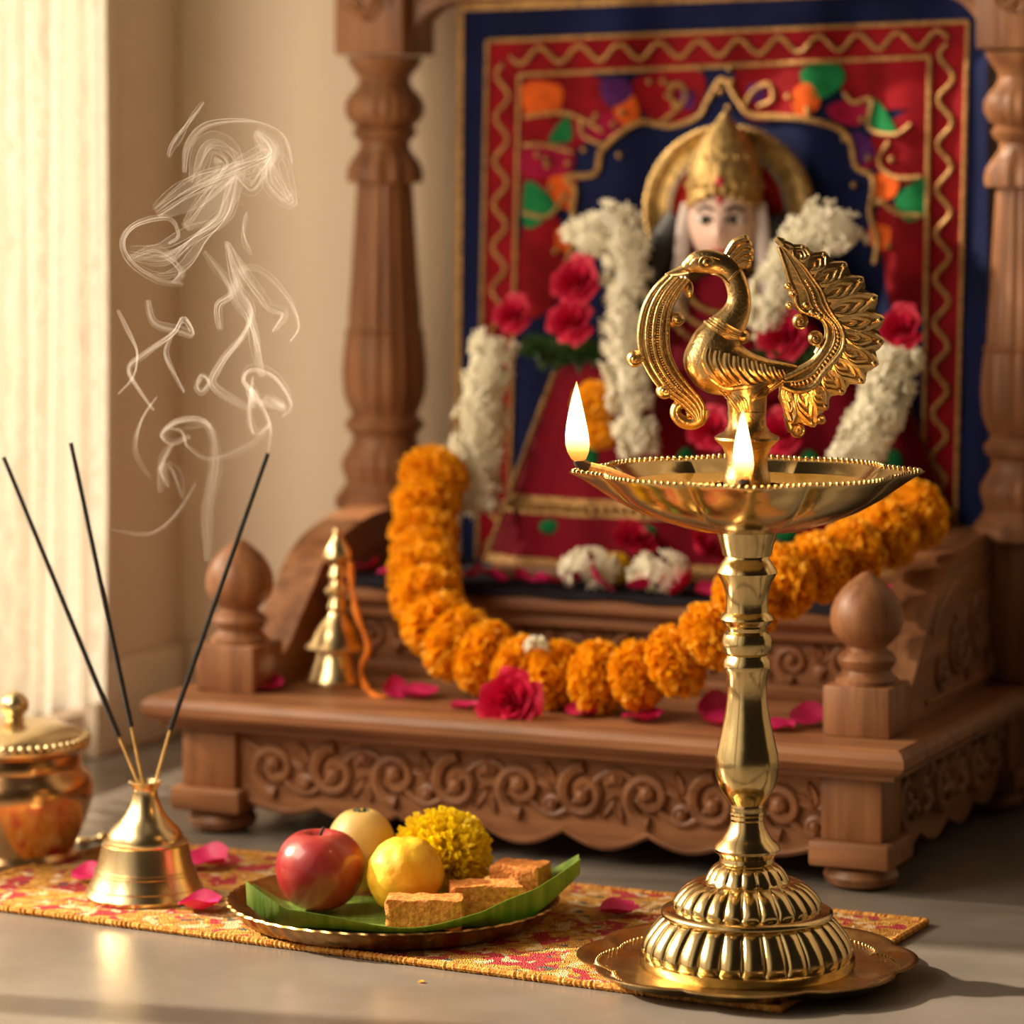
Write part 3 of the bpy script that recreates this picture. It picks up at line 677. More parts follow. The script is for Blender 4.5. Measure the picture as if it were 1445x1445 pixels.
# veil strands beside the face, dark hair behind
for s in (-1, 1):
    m = MB(); m.tube(cr([(s*0.036, -0.004, sz(288)), (s*0.040, -0.010, sz(320)), (s*0.042, -0.012, sz(360)), (s*0.046, -0.014, sz(410)), (s*0.040, -0.02, sz(450))], 16), lambda t: (0.0075, 0.004), 10, flat=(1, 0, 0)); m.build('veil_strand', M['veil'], ido)
    m = MB(); m.tube(cr([(s*0.046, 0.014, sz(310)), (s*0.062, 0.012, sz(350)), (s*0.078, 0.008, sz(390)), (s*0.080, 0.006, sz(450))], 14), lambda t: 0.018+0.008*t, 12); m.build('hair_lock', M['dark'], ido)
m = MB()
for j, rr in ((0, 0.034), (1, 0.042), (2, 0.050)):
    for i in range(19):
        a = pi*(1+i/18); m.ball((rr*math.cos(a), -0.018-0.006*j+rr*0.25*math.sin(a), sz(404+14*j)+rr*0.75*math.sin(a)), 0.0032, 7, 5)
m.build('necklace', M['goldm'], ido)
# wide red drape: half cone of pleated silk
def drape(t, u, off=0.0):
    """t 0 bottom..1 top, u -1 left..1 right"""
    a = -pi/2+u*pi/2*0.98
    rx = 0.248+(0.172-0.248)*t; ry = 0.078+(0.050-0.078)*t
    z = 0.010+(sz(520)-0.010)*t; pl_ = 0.0045*math.sin(u*26+1.5*t)*(1-0.5*t)
    return Vector(((rx+off+pl_*0.3)*math.sin(u*pi/2*0.98), -(ry+off+pl_)*math.cos(u*pi/2*0.98)+0.015, z))
def dstrip(t0, t1, u0, u1, off, nt_=12, nu_=120):
    m = MB(); m.loft([[drape(t0+(t1-t0)*i/nt_, u0+(u1-u0)*j/nu_, off) for j in range(nu_+1)] for i in range(nt_+1)], False, False); return m
m = dstrip(0, 1, -1, 1, 0); m.loft([[drape(1, -1+2*j/40) for j in range(41)], [Vector((drape(1, -1+2*j/40).x*0.3, 0, sz(505))) for j in range(41)]], False, False)
dr = m.build('drape', M['crimson'], ido, recalc=False)
m = dstrip(0, 0.045, -1, 1, 0.0018, 3); m.join(dstrip(0.26, 0.35, -1, 1, 0.0016, 4)); m.join(dstrip(0, 1, -1, -0.955, 0.002, 20, 6)); m.join(dstrip(0, 1, 0.955, 1, 0.002, 20, 6))
for i in range(60): m.ball(drape(0.30, -0.98+1.96*i/59, 0.003), 0.004, 7, 5)
for i in range(40): m.ball(drape(i/39, -0.975, 0.003), 0.0035, 7, 5)
m.build('gold_border', M['gold'], dr, recalc=False)
for u in (-0.55, -0.2, 0.2, 0.55):
    MB().ball(drape(0.2, u, 0.001), (0.012, 0.004, 0.008), 10, 8).build('green_motif', M['green'], dr); MB().ball(drape(0.55, u+0.1, 0.001), (0.010, 0.004, 0.014), 10, 8).build('green_motif', M['green'], dr)

# flowers around the idol
def jas(name, label, pts, rad, n, seed, v=None, bud=0.0078):
    P = [onv(x, y, q) for x, y, q in pts]; b = P[-1].copy()
    o = blossoms(MB(), P, rad, n, bud, seed).build(name, M['white'], at=b); return tag(o, label, 'flower garland', 'jasmine strings on the idol')
jas('jasmine_garland', 'thick white jasmine string hanging at far left of the red drape', [(700, 478, 0.33), (692, 520, 0.32), (684, 570, 0.315), (674, 620, 0.31), (668, 670, 0.305), (680, 722, 0.30)], lambda t: 0.022+0.003*math.sin(3*t), 300, 11)
jas('jasmine_garland', 'white jasmine string from left shoulder of idol down behind left flame', [(820, 350, 0.335), (852, 312, 0.34), (880, 345, 0.335), (884, 410, 0.325), (882, 480, 0.31), (888, 560, 0.295), (905, 640, 0.285)], lambda t: 0.026-0.008*t, 330, 12)
jas('jasmine_garland', 'white jasmine string from right shoulder of idol behind the peacock tail', [(1195, 350, 0.335), (1165, 318, 0.335), (1125, 350, 0.335), (1095, 410, 0.32), (1078, 470, 0.30)], lambda t: 0.026-0.006*t, 250, 13)
jas('jasmine_garland', 'white jasmine string at right of the peacock tail above the bowl', [(1268, 490, 0.30), (1256, 530, 0.30), (1240, 580, 0.295), (1216, 630, 0.29), (1195, 680, 0.285)], lambda t: 0.024, 260, 14)
def rose(px, py, v, r, label, k=0, rot=(1.2, 0, -0.5), grp=None):
    p = onv(px, py, v); o = inst('red_rose', ROSE[k % 2], None, p, rot, r); return tag(o, label, 'rose', grp)
G = 'roses around the idol'
rose(818, 402, 0.318, 0.030, 'upper of two stacked red roses left of idol', 0, grp=G)
rose(812, 458, 0.312, 0.030, 'lower of two stacked red roses left of idol', 1, grp=G)
rose(728, 448, 0.33, 0.024, 'red rose above the far left jasmine string', 1, grp=G)
rose(1110, 480, 0.305, 0.030, 'red rose seen through the gap of the peacock tail', 0, grp=G)
rose(1275, 468, 0.315, 0.027, 'red rose above the right jasmine string beside peacock tail', 1, grp=G)
rose(1006, 610, 0.295, 0.026, 'red rose behind the left of the lamp neck', 0, grp=G)
rose(1105, 615, 0.295, 0.028, 'red rose behind the right of the lamp neck', 1, grp=G)
def foliage(label, pts, v, n, seed):
    r = random.Random(seed); m = MB(); P = [onv(x, y, v) for x, y in pts]
    for i in range(n):
        c = lerpl(P, r.random()); d = Vector((r.uniform(-1, 1), r.uniform(-1, 0.2), r.uniform(-0.7, 1))).normalized(); s = d.cross(Vector((0, 1, 0.3))).normalized(); l = r.uniform(0.014, 0.026)
        m.loft([[c-s*0.0005, c, c+s*0.0005], [c+d*l*0.5-s*0.005, c+d*l*0.5+Vector((0, -0.002, 0)), c+d*l*0.5+s*0.005], [c+d*l-s*0.0005, c+d*l, c+d*l+s*0.0005]], False, False)
    m.tube(P, 0.006, 6)
    tag(m.build('leaf_spray', M['dleaf'], at=P[0], recalc=False), label, 'leaves', 'leaf sprays around the idol')
foliage('dark green leaf spray under the left pair of red roses', [(745, 490), (790, 500), (840, 495)], 0.325, 130, 3)
foliage('dark green leaf spray behind the peacock back', [(1080, 505), (1125, 510), (1165, 505)], 0.30, 80, 4)
for (px, py, r, lb) in ((838, 568, 0.022, 'orange marigold at idol side behind left flame, upper of two'), (846, 608, 0.019, 'orange marigold at idol side behind left flame, lower of two')):
    tag(inst('marigold', MARI[0], None, onv(px, py, 0.295), (1.3, 0.2, 0), r), lb, 'marigold', 'marigolds beside the idol')

# cloth on the step and the flowers strewn on it
rows = []
for i in range(49):
    x = TX0+0.004+(TX1-TX0-0.008)*i/48; wv = 0.0015*math.sin(i*0.8)
    rows.append([Vector((x, 0.45, TZ+0.002)), Vector((x, 0.30, TZ+0.0022)), Vector((x, TY+0.004, TZ+0.0022)), Vector((x, TY-0.0025, TZ+0.001+wv*0.3)), Vector((x, TY-0.0035, TZ-0.0022+wv))])
m = MB().loft(rows, False, False); o = m.build('step_cloth', M['black']); o.location = A0; o.rotation_euler = (0, 0, YAW)
tag(o, 'thin dark cloth spread over the upper altar step under petals', 'cloth')
def onstep(px, v, z=TZ+0.003):                     # point on the step at image column px, depth v
    p = onv(px, 800, v); p.z = z; return p
def petal(name_label, p, size, k, rot, grp): return tag(inst('rose_petal', PET[k % 5], None, p, rot, size), name_label, 'petal', grp)
G = 'pink petals on the upper altar step'
sp = [(520, 0.275, 'pink petal at left end of the upper step behind bell tip'), (548, 0.245, 'pink petal on upper step just left of marigold garland'), (668, 0.255, 'pink petal on upper step just right of garland left limb'), (700, 0.238, 'pink petal on upper step below the red drape corner'), (738, 0.262, 'pink petal on upper step, third from garland left limb'), (772, 0.240, 'pink petal on upper step left of the white blossoms'), (842, 0.236, 'upright pink petal in front of the left white blossom cluster'), (902, 0.232, 'pink petal on step edge between the white blossom clusters'), (968, 0.240, 'large pink petal on step edge right of white blossoms'), (1000, 0.235, 'pink petal on step edge beside the lamp stem'), (1262, 0.30, 'pink petal on upper step behind the right wooden finial'), (805, 0.252, 'pink petal tucked under the left white blossom cluster'), (940, 0.262, 'pink petal tucked behind the right white blossom cluster')]
for i, (px, v, lb) in enumerate(sp):
    up = 'upright' in lb or 'large' in lb
    petal(lb, onstep(px, v, TZ+(0.013 if up else 0.008)), 0.034 if up else R.uniform(0.024, 0.03), i, (0.9 if up else R.uniform(0.25, 0.5), R.uniform(-0.15, 0.1), R.uniform(0, 6.28)), G)
def cluster(px, v, r, n, lb, seed):
    p = onstep(px, v, TZ+0.003); c = p+Vector((0, 0, r*0.75)); rr = random.Random(seed); m = MB()
    for i in range(n):
        d = Vector((rr.gauss(0, 1), rr.gauss(0, 1), rr.gauss(0, 0.8))).normalized(); d2 = Vector((d.x*1.25, d.y, max(-0.7, d.z)*0.8))
        m.join(JB[i % 3], Matrix.Translation(c+d2*r*0.85) @ d.to_track_quat('Z', 'Y').to_matrix().to_4x4() @ Matrix.Scale(0.0085, 4))
    m.ball(c, (r*0.65, r*0.5, r*0.4), 12, 8)
    tag(m.build('jasmine_cluster', M['white'], at=p), lb, 'flower', 'white blossom clusters on the step')
cluster(832, 0.262, 0.024, 46, 'white blossom cluster on upper step, left of the two', 21); cluster(930, 0.260, 0.025, 46, 'white blossom cluster on upper step, right of the two', 22)
tag(inst('yellow_flower', CHRY, None, onstep(868, 0.30, TZ+0.018), (0.5, 0, 0), 0.017), 'yellow flower between the two white blossom clusters on step', 'flower')
tag(inst('marigold', MARI[1], None, onstep(935, 0.335, TZ+0.035), (0.8, 0, 0), 0.020), 'yellow-orange marigold under the lamp bowl on the step', 'marigold')
rose(893, 768, 0.30, 0.026, 'red rose on upper step behind the white blossom clusters', 1, (0.7, 0, 0.3), 'red roses on the upper step')
rose(990, 778, 0.29, 0.024, 'red rose on upper step close to the lamp stem', 0, (0.7, 0.2, 0.9), 'red roses on the upper step')

# ================================================================== MARIGOLD GARLAND
gp = [(612, 672, 3.68), (602, 700, 3.665), (600, 735, 3.65), (598, 772, 3.63), (598, 808, 3.59), (601, 842, 3.555), (616, 880, 3.53), (645, 908, 3.51), (688, 930, 3.49), (735, 945, 3.465), (778, 952, 3.44), (822, 956, 3.42), (880, 957, 3.395), (935, 942, 3.37), (990, 912, 3.355), (1032, 872, 3.345), (1065, 838, 3.35), (1110, 818, 3.37), (1155, 800, 3.395), (1200, 780, 3.42), (1245, 755, 3.45), (1290, 728, 3.48), (1330, 712, 3.50)]
GP = cr([at(*q) for q in gp], 400)
def gsize(t): return (0.0365 if t < 0.35 else 0.0345 if t < 0.72 else 0.0345)
g0 = at(760, 1000, 3.45); g0.z = 0.134
gar = thing('marigold_garland', 'long orange marigold garland draped across both altar steps', 'flower garland', g0)
ln_tot = sum((GP[i+1]-GP[i]).length for i in range(399)); s_, i_ = 0.0, 0; nxt = 0.0; cnt = 0
for i in range(399):
    seg = (GP[i+1]-GP[i]).length
    if s_ >= nxt:
        t = i/399; k = (GP[min(i+3, 399)]-GP[max(i-3, 0)]).normalized(); r = gsize(t)*R.uniform(0.95, 1.05)
        q = k.to_track_quat('Z', 'Y'); q = q @ Matrix.Rotation(R.uniform(0, 6.28), 3, 'Z').to_quaternion()
        o = inst('marigold', MARI[cnt % 3], gar, GP[i]-g0, q.to_euler(), r); cnt += 1
        nxt = s_+(0.034 if t < 0.30 else 0.044 if t < 0.72 else 0.046)
    s_ += seg
MB().tube([p-g0 for p in GP[::6]], 0.002, 6).build('string', M['thread'], gar)

# ------------------------------------------------ front ledge: rose, white tuft, petals, bell
LZ = 0.134
p = at(722, 990, 3.395)
M['rose_open'] = mat('rose_bright_red', (0.56, 0.005, 0.05), 0.55, col2=(0.70, 0.012, 0.07), vscale=60, trans=0.25, spec=0.25)
tag(inst('red_rose', rose_mesh(4, 22, M['rose_open']), None, p, (1.3, 0.1, -0.3), 0.034), 'open red rose leaning on the garland on the front ledge', 'rose')
pp = at(757, 915, 3.415); m = MB()
for i in range(26):
    d = Vector((R.gauss(0, 1), R.gauss(0, 0.7), abs(R.gauss(0, 1)))).normalized(); m.join(JB[i % 3], Matrix.Translation(pp+d*0.008) @ d.to_track_quat('Z', 'Y').to_matrix().to_4x4() @ Matrix.Scale(0.006, 4))
tag(m.build('jasmine_tuft', M['white'], at=pp), 'small white blossom tuft tucked on the garland above rose', 'flower')
G = 'pink petals on the front ledge'
lp = [(375, 975, 0.034, 'pink petal on front ledge between left finial and bell', 0.2), (556, 983, 0.024, 'small pale pink petal right of the brass bell', 0.9), (592, 985, 0.036, 'large pink petal on ledge right of the brass bell', 0.1), (655, 1000, 0.026, 'thin pink petal touching the red rose on its left', 0.0), (820, 1011, 0.030, 'pink petal on ledge just right of the red rose', 0.3), (906, 1018, 0.038, 'pink petal on ledge midway between rose and lamp stem', 0.0), (1008, 1013, 0.032, 'upright pink petal on ledge left of lamp stem', 0.8), (1018, 1024, 0.036, 'flat pink petal on ledge touching lamp stem on its left', 0.1), (1096, 1031, 0.032, 'pink petal on ledge right of the lamp stem', 0.1), (1140, 1024, 0.036, 'cupped pink petal on ledge against the right finial block', 0.35)]
for i, (px, py, s, lb, rx) in enumerate(lp): petal(lb, onz(px, py, LZ)+Vector((0, 0, 0.0006+0.25*s*math.sin(rx))), s, i+1, (rx, 0, R.uniform(-0.5, 0.5)), G)
# hand bell
bp_ = onz(476, 966, LZ); kb = bp_.y/F
bell = thing('brass_bell', 'small brass hand bell with tiered spire handle on altar ledge', 'bell', bp_)
def bprof(l, base): return [(r*kb, (base-y)*kb) for r, y in l]
MB().lathe(bprof([(40, 968), (43, 966), (44, 960), (38, 950), (32, 935), (28, 920)], 968), 48).build('bell_body', M['brass_soft'], bell, ang=30)
MB().lathe(bprof([(30, 920), (45, 918), (46, 914), (36, 906), (31, 894), (22, 880), (14, 872), (11, 866), (14, 860), (12, 852), (9, 846), (9, 842)], 968), 48).build('bell_shoulder', M['brass_soft'], bell, ang=30)
MB().lathe(bprof([(9, 842), (17, 838), (18, 833), (11, 827), (9, 820), (13, 814), (10, 806), (8, 800), (17, 794), (20, 788), (19, 780), (13, 770), (8, 762), (5, 757), (7, 753), (6, 748), (1, 745)], 968), 48).build('handle', M['brass_soft'], bell, ang=30)
m = MB(); m.tube(cr([at(494, 792, bp_.y-0.012), at(497, 830, bp_.y-0.016), at(505, 870, bp_.y-0.022), at(520, 915, bp_.y-0.034), at(510, 940, bp_.y-0.03), at(515, 966, bp_.y-0.03), onz(528, 984, LZ)+Vector((0, 0, 0.002)), onz(545, 986, LZ)+Vector((0, 0, 0.002))], 40), lambda t: 0.0028+0.001*math.sin(30*t), 7)  # one tube draws both the thread and the garland's orange reflection on the bell
tag(m.build('thread_and_reflection', M['thread'], at=onz(528, 984, LZ)), 'orange thread and garland reflection down the right of the brass bell', 'thread')

# ================================================================== MAT
ca, cb, cc, cd = onz(-110, 1272, 0), onz(1100, 1430, 0), onz(1308, 1306, 0), onz(180, 1192, 0)
mo = (ca+cb+cc+cd)/4
mt = thing('woven_mat', 'orange and red woven mat with thick bound edge on the floor', 'mat', mo)
rows = []; thk = 0.004
for i in range(41):
    row = []
    for j in range(17): q = ca.lerp(cb, i/40).lerp(cd.lerp(cc, i/40), j/16); row.append(q-mo+Vector((0, 0, thk+0.0004*math.sin(i*1.3)*math.sin(j))))
    rows.append(row)
bot = [[Vector((q.x, q.y, 0.0003)) for q in r_] for r_ in rows]
m = MB().loft(rows, False, False); m.loft(bot, False, False)
edge = [rows[i][0] for i in range(41)]+[rows[40][j] for j in range(1, 17)]+[rows[i][16] for i in range(39, -1, -1)]+[rows[0][j] for j in range(15, 0, -1)]
bed = [Vector((q.x, q.y, 0.0003)) for q in edge]; m.loft([edge, bed], True, False)
m.build('weave', M['rug'], mt, recalc=False)
ex = [Vector((q.x, q.y, 0.0032)) for q in edge]; dense = []
for i in range(len(ex)):
    a, b = ex[i], ex[(i+1) % len(ex)]; n = max(2, int((b-a).length/0.0022))
    dense += [a.lerp(b, k/n) for k in range(n)]
m = MB(); m.tube(dense, [0.0026+0.0009*(i % 2)+R.uniform(-0.0003, 0.0003) for i in range(len(dense))], 7, closed=True); m.build('binding', M['fringe'], mt)
MT = 0.0048
G = 'pink petals around the mat'
for i, (px, py, s, z, lb, rx) in enumerate(((290, 1224, 0.040, MT, 'large pink petal on mat behind the incense holder', 0.25), (124, 1242, 0.030, MT, 'pink petal at left of incense holder near the pot', 0.3), (281, 1285, 0.036, MT, 'pink petal at the front right foot of incense holder', 0.05), (873, 1290, 0.032, MT, 'pink petal on mat between food plate and lamp tray', 0.1))):
    petal(lb, onz(px, py, z)+Vector((0, 0, 0.0008+0.25*s*math.sin(rx))), s, i, (rx, 0, R.uniform(-0.3, 0.3)), G)
tag(inst('marigold_petal', PET[1], None, onz(594, 1386, 0.0005), (0, 0, 0.4), 0.005), 'tiny orange petal crumb on the bare floor before the mat', 'petal').data = (lambda me: (me.materials.clear(), me.materials.append(M['marigold']), me)[2])(PET[1].copy())

# ================================================================== BRASS LAMP
LX = at(1054, 1355, 2.93).x; LY = 2.93; KL = LY/F
lo = Vector((LX, LY, 0))
tray = thing('scalloped_tray', 'scalloped brass tray under the tall oil lamp', 'tray', (LX, LY, MT+0.0005))
def sc8(a, i=0): return 0.925+0.075*abs(math.cos(4*a+0.35))**0.6
tp_ = [(0.03, 0), (0.118, 0), (0.128, 0.003), (0.1345, 0.008), (0.1380, 0.0092), (0.1385, 0.0105), (0.1365, 0.0112), (0.132, 0.0095), (0.124, 0.0055), (0.116, 0.0028), (0.03, 0.0028)]
m = MB().lathe(tp_, 256, lambda a, i: (sc8(a) if 1 <= i <= 9 else 1))
m.build('tray_body', M['brass_tray'], tray, ang=50)
m = MB()
for i in range(150):
    a = 2*pi*i/150; r = 0.1215*sc8(a); m.ball((r*math.cos(a), r*math.sin(a), 0.0048), 0.0014, 6, 4)
m.build('bead_line', M['brass_soft'], tray)
lamp = thing('oil_lamp', 'tall polished brass oil lamp topped by a peacock figure', 'oil lamp', (LX, LY, 0))
def lz(yc): return 0.3767-yc/3468
def lr(hw): return hw/3468
def lp_(l): return [(lr(r), lz(y)) for r, y in l]
ZB = MT+0.0005+0.0028
def flute(n, d, idx): return lambda a, i: (1+d*(abs(math.cos(n*a/2))**0.5-0.7)) if i in idx else 1
base = MB()
base.lathe([(lr(200), ZB), (lr(300), ZB), (lr(304), ZB+0.002), (lr(303), ZB+0.008), (lr(298), ZB+0.0085), (lr(289), ZB+0.009)], 96, cap=False)
d3 = [(290, 1248), (293, 1238), (292, 1226), (287, 1210), (278, 1192), (266, 1175), (252, 1158), (241, 1146), (234, 1140)]
base.lathe(lp_(d3), 336, flute(28, 0.060, range(1, 8)), cap=False)
base.lathe(lp_(((234, 1140), (241, 1137), (243, 1131), (241, 1124), (230, 1119), (214, 1116), (207, 1113))), 96, cap=False)
d2 = [(207, 1113), (208, 1106), (203, 1094), (194, 1080), (182, 1067), (168, 1055), (153, 1046), (136, 1040)]
base.lathe(lp_(d2), 288, flute(24, 0.065, range(1, 7)), cap=False)
d1 = [(136, 1040), (120, 1040), (116, 1034), (113, 1026), (106, 1014), (96, 1002), (84, 994), (74, 990)]
base.lathe(lp_(d1), 192, flute(16, 0.055, range(2, 7)), cap=False)
base.build('base', M['brass'], lamp, ang=60)
stm = [(72, 992), (78, 985), (76, 974), (80, 966), (93, 956), (95, 948), (90, 938), (72, 922), (58, 902), (50, 885), (46, 872), (48, 866), (46, 858), (49, 852), (47, 845), (48, 838), (46, 826), (52, 816), (66, 798), (80, 775), (88, 748), (91, 715), (88, 685), (81, 655), (71, 610), (62, 570), (57, 530), (56, 495), (60, 462), (66, 448), (68, 438), (66, 420), (60, 412), (58, 406), (67, 398), (71, 382), (71, 362), (66, 346), (56, 338), (58, 328), (68, 318), (76, 305), (72, 296), (60, 284), (58, 262), (60, 235), (68, 208), (78, 188), (86, 174), (84, 166), (72, 146), (63, 134), (62, 128), (68, 126), (70, 120), (76, 95), (84, 68), (88, 58), (84, 48)]
MB().lathe(lp_(stm), 96).build('stem', M['brass'], lamp, ang=32)
# bowl: eight soft lobes, four of them drawn out into spouts
ZR = H-(666-HZ)*KL
def bowlmod(a, t):
    """t 0 at the foot .. 1 at the rim"""
    lob = 0.935+0.065*abs(math.cos(4*a+0.20))**0.6
    q = 1+(lob-1)*min(1, t*1.6)
    for s0 in (pi+0.02, -pi/2-0.02, 0.02, pi/2):
        d = (a-s0+pi) % (2*pi)-pi; q += 0.095*math.exp(-(d/0.14)**2)*max(0, (t-0.78)/0.22)**1.3
    return q
bp0 = [(0.024, -0.0485), (0.048, -0.0455), (0.072, -0.0385), (0.092, -0.0305), (0.108, -0.0215), (0.119, -0.0120), (0.1265, -0.0045), (0.1315, -0.0008), (0.1325, 0.0006), (0.1300, 0.0010), (0.1240, -0.0020), (0.1160, -0.0090), (0.105, -0.0165), (0.09, -0.0240), (0.05, -0.0290), (0.01, -0.030)]
rings = []; ns = 256
for i, (r, z) in enumerate(bp0):
    t = min(1, r/0.1315); ring = []
    for j in range(ns):
        a = 2*pi*j/ns; q = r*bowlmod(a, t); ring.append(Vector((q*math.cos(a), q*math.sin(a), ZR+z)))
    rings.append(ring)
bw = MB().loft(rings)
for j in range(150):
    a = 2*pi*j/150; q = 0.1296*bowlmod(a, 0.985); bw.ball((q*math.cos(a), q*math.sin(a), ZR+0.0014), 0.0017, 6, 4)
bowl = bw.build('bowl', M['brass'], lamp, ang=55)
ol = MB(); ol.loft([[Vector((r*bowlmod(2*pi*j/128, 0.6)*math.cos(2*pi*j/128), r*bowlmod(2*pi*j/128, 0.6)*math.sin(2*pi*j/128), ZR-0.0105)) for j in range(128)] for r in (0.113, 0.08, 0.03)], True, False); ol.build('oil', M['oil'], bowl, recalc=False)
# neck that carries the peacock
def pk(x, y, d=0.0): return Vector(((860+x/3.6125-1054)*KL, d, H-(320+y/3.6125-HZ)*KL))
pl2 = lambda l: [(r/3.6125*KL, pk(0, y).z) for r, y in l]
MB().lathe(pl2([(118, 1330), (122, 1300), (118, 1270), (108, 1240), (104, 1200), (110, 1160), (128, 1120), (155, 1095), (166, 1082), (164, 1070), (148, 1060), (118, 1045), (100, 1015), (96, 980), (100, 940)]), 72, c=(0, 0, 0)).build('neck', M['brass_cast'], lamp, ang=40)
# --- peacock
S = KL/3.6125
def sweep(m, pts, n=26, dr=0.8, seg=20):
    P = cr([(x, y, r) for x, y, r in pts], n); m.tube([pk(p.x, p.y) for p in P], [(p.z*S*dr, p.z*S) for p in P], seg, flat=(0, 1, 0))
    for p in (P[0], P[-1]): m.ball(pk(p.x, p.y), (p.z*S, p.z*S*dr, p.z*S), 16, 12)
b = MB()
sweep(b, [(400, 200, 36), (440, 182, 56), (500, 176, 62), (560, 190, 62), (612, 225, 58), (648, 290, 58), (662, 370, 62), (645, 440, 74), (602, 510, 96), (548, 590, 128), (520, 680, 146)], 40)
sweep(b, [(485, 650, 100), (522, 690, 148), (600, 720, 146), (700, 742, 112), (790, 746, 82), (860, 740, 58), (935, 735, 36)], 30)
sweep(b, [(690, 790, 110), (700, 870, 104), (702, 960, 96)], 12, 0.9)
tmp = b.build('tmp', None); rm = tmp.modifiers.new('r', 'REMESH'); rm.mode = 'VOXEL'; rm.voxel_size = 0.0011; rm.use_smooth_shade = True
smd = tmp.modifiers.new('s', 'SMOOTH'); smd.iterations = 8; smd.factor = 0.6
dg = bpy.context.evaluated_depsgraph_get(); me = bpy.data.meshes.new_from_object(tmp.evaluated_get(dg)); bpy.data.objects.remove(tmp)
me.name = 'peacock_figure'; me.materials.clear(); me.materials.append(M['brass_cast']); me.polygons.foreach_set('use_smooth', [True]*len(me.polygons))
pea = inst('peacock_figure', me, lamp)
bvh = BVHTree.FromPolygons([v.co for v in me.vertices], [p.vertices[:] for p in me.polygons])
def surf(x, y, side=-1, off=0.0):
    o = pk(x, y, side*0.2); h = bvh.ray_cast(o, Vector((0, -side, 0)))
    return (h[0]+Vector((0, side*off, 0))) if h[0] else None
def ridge(m, pts, r, n=18, taper=0.5, both=True):
    for s in ((-1, 1) if both else (-1,)):
        q = [surf(p.x, p.y, s) for p in cr(pts, n)]; q = [p for p in q if p]
        if len(q) > 2: m.tube(q, lambda t: r*(1-taper*abs(2*t-1)**2), 7)
m = MB(); sweep(m, [(420, 200, 34), (360, 222, 22), (290, 243, 7)], 14, 0.75, 14); m.tube([pk(300, 246, -0.004), pk(350, 240, -0.012), pk(400, 228, -0.021)], 0.0012, 6)
m.build('beak', M['brass_cast'], pea)
m = MB()
for s in (-1, 1):
    q = surf(492, 180, s)
    if q: m.ball(q, (0.0036, 0.002, 0.0036), 12, 8); m.tube([q+Vector((0.0055*math.cos(a), s*0.0002, 0.0048*math.sin(a))) for a in [2*pi*i/16 for i in range(16)]], 0.0011, 6, closed=True)
ridge(m, [(410, 190), (440, 160), (500, 148), (560, 165)], 0.0012); ridge(m, [(400, 235), (470, 242), (560, 245), (610, 290)], 0.0014)
for k in range(3): ridge(m, [(600+14*k, 275-14*k), (640+12*k, 240-12*k)], 0.0011, 8)
m.ball(pk(405, 318), (0.0040, 0.004, 0.007), 12, 8)
m.build('face_detail', M['brass_cast'], pea)
m = MB()
for k, (a, c, e) in enumerate((((598, 142), (635, 85), (690, 62)), ((612, 158), (665, 105), (706, 92)), ((630, 172), (682, 130), (714, 128)), ((645, 186), (688, 160), (712, 160)), ((655, 205), (685, 190), (700, 188)))):
    m.tube([pk(p.x, p.y) for p in cr([a, c, e], 14)], lambda t: (0.0055*(0.7+0.3*t), 0.0038*(0.8+0.3*t)), 9, flat=(0, 1, 0)); m.ball(pk(*e), (0.0042, 0.005, 0.0042), 9, 7)
m.build('crest', M['brass_cast'], pea)
m = MB()
for k in range(4): ridge(m, [(478+9*k, 478-12*k), (530+9*k, 515-12*k), (590+9*k, 552-12*k), (648+5*k, 572-12*k)], 0.0019 if k in (0, 3) else 0.0013, 18, 0.2)
m.ball(pk(680, 560), (0.006, 0.008, 0.006), 10, 8); m.build('collar', M['brass_cast'], pea)
m = MB()
for k in range(9):
    x = 492+46*k; y = 612+14*k
    ridge(m, [(x, y), (x-10+4*k, y+60-2*k), (x+18+4*k, y+120-7*k), (x+70+2*k, y+178-12*k)], 0.0034-0.00018*k, 18, 0.4)
    ridge(m, [(x+20, y), (x+12+4*k, y+55-2*k), (x+40+4*k, y+108-7*k), (x+88+2*k, y+160-12*k)], 0.0017, 16, 0.4)
ridge(m, [(500, 760), (580, 815), (680, 810), (780, 790), (880, 745)], 0.0022)
for k in range(3): ridge(m, [(720+25*k, 880-10*k), (790+25*k, 825-5*k), (870+20*k, 770+4*k)], 0.0026)
for k in range(6): ridge(m, [(560+22*k, 830+6*k), (610+15*k, 880), (650+10*k, 940)], 0.0017)
m.build('wing', M['brass_cast'], pea)
# tail fan
NT = 181
I_ = cr([(890, 765), (980, 715), (1050, 665), (1098, 590), (1106, 520), (1080, 465), (1030, 440), (975, 430), (938, 395), (930, 340), (908, 285), (892, 220), (868, 130), (850, 58)], NT)
O_ = cr([(860, 870), (905, 965), (965, 1010), (1050, 998), (1088, 945), (1115, 890), (1200, 830), (1300, 775), (1345, 715), (1375, 630), (1388, 540), (1380, 450), (1350, 360), (1300, 290), (1230, 222), (1150, 165), (1060, 132), (960, 100), (895, 85), (850, 58)], NT)
def tl(t, s, d=None, side=-1):
    i, o = lerpl(I_, t), lerpl(O_, t); k = 1+0.075*max(0, s-0.6)/0.4*(abs(math.cos(pi*(t-0.08)/0.0692))-0.75)*min(1, 6*(1-t))
    q = i.lerp(o, s*k); th = 0.0075*(0.35+0.65*math.sin(pi*min(1, 0.12+0.8*s))**0.8)*min(1, 0.35+4*(1-t))
    return pk(q.x, q.y, side*(th+(d or 0)))
m = MB(); ss = [k/14 for k in range(15)]; rings = []
for i in range(NT):
    t = i/(NT-1); rings.append([tl(t, s) for s in ss]+[tl(t, s, 0, 1) for s in reversed(ss)])
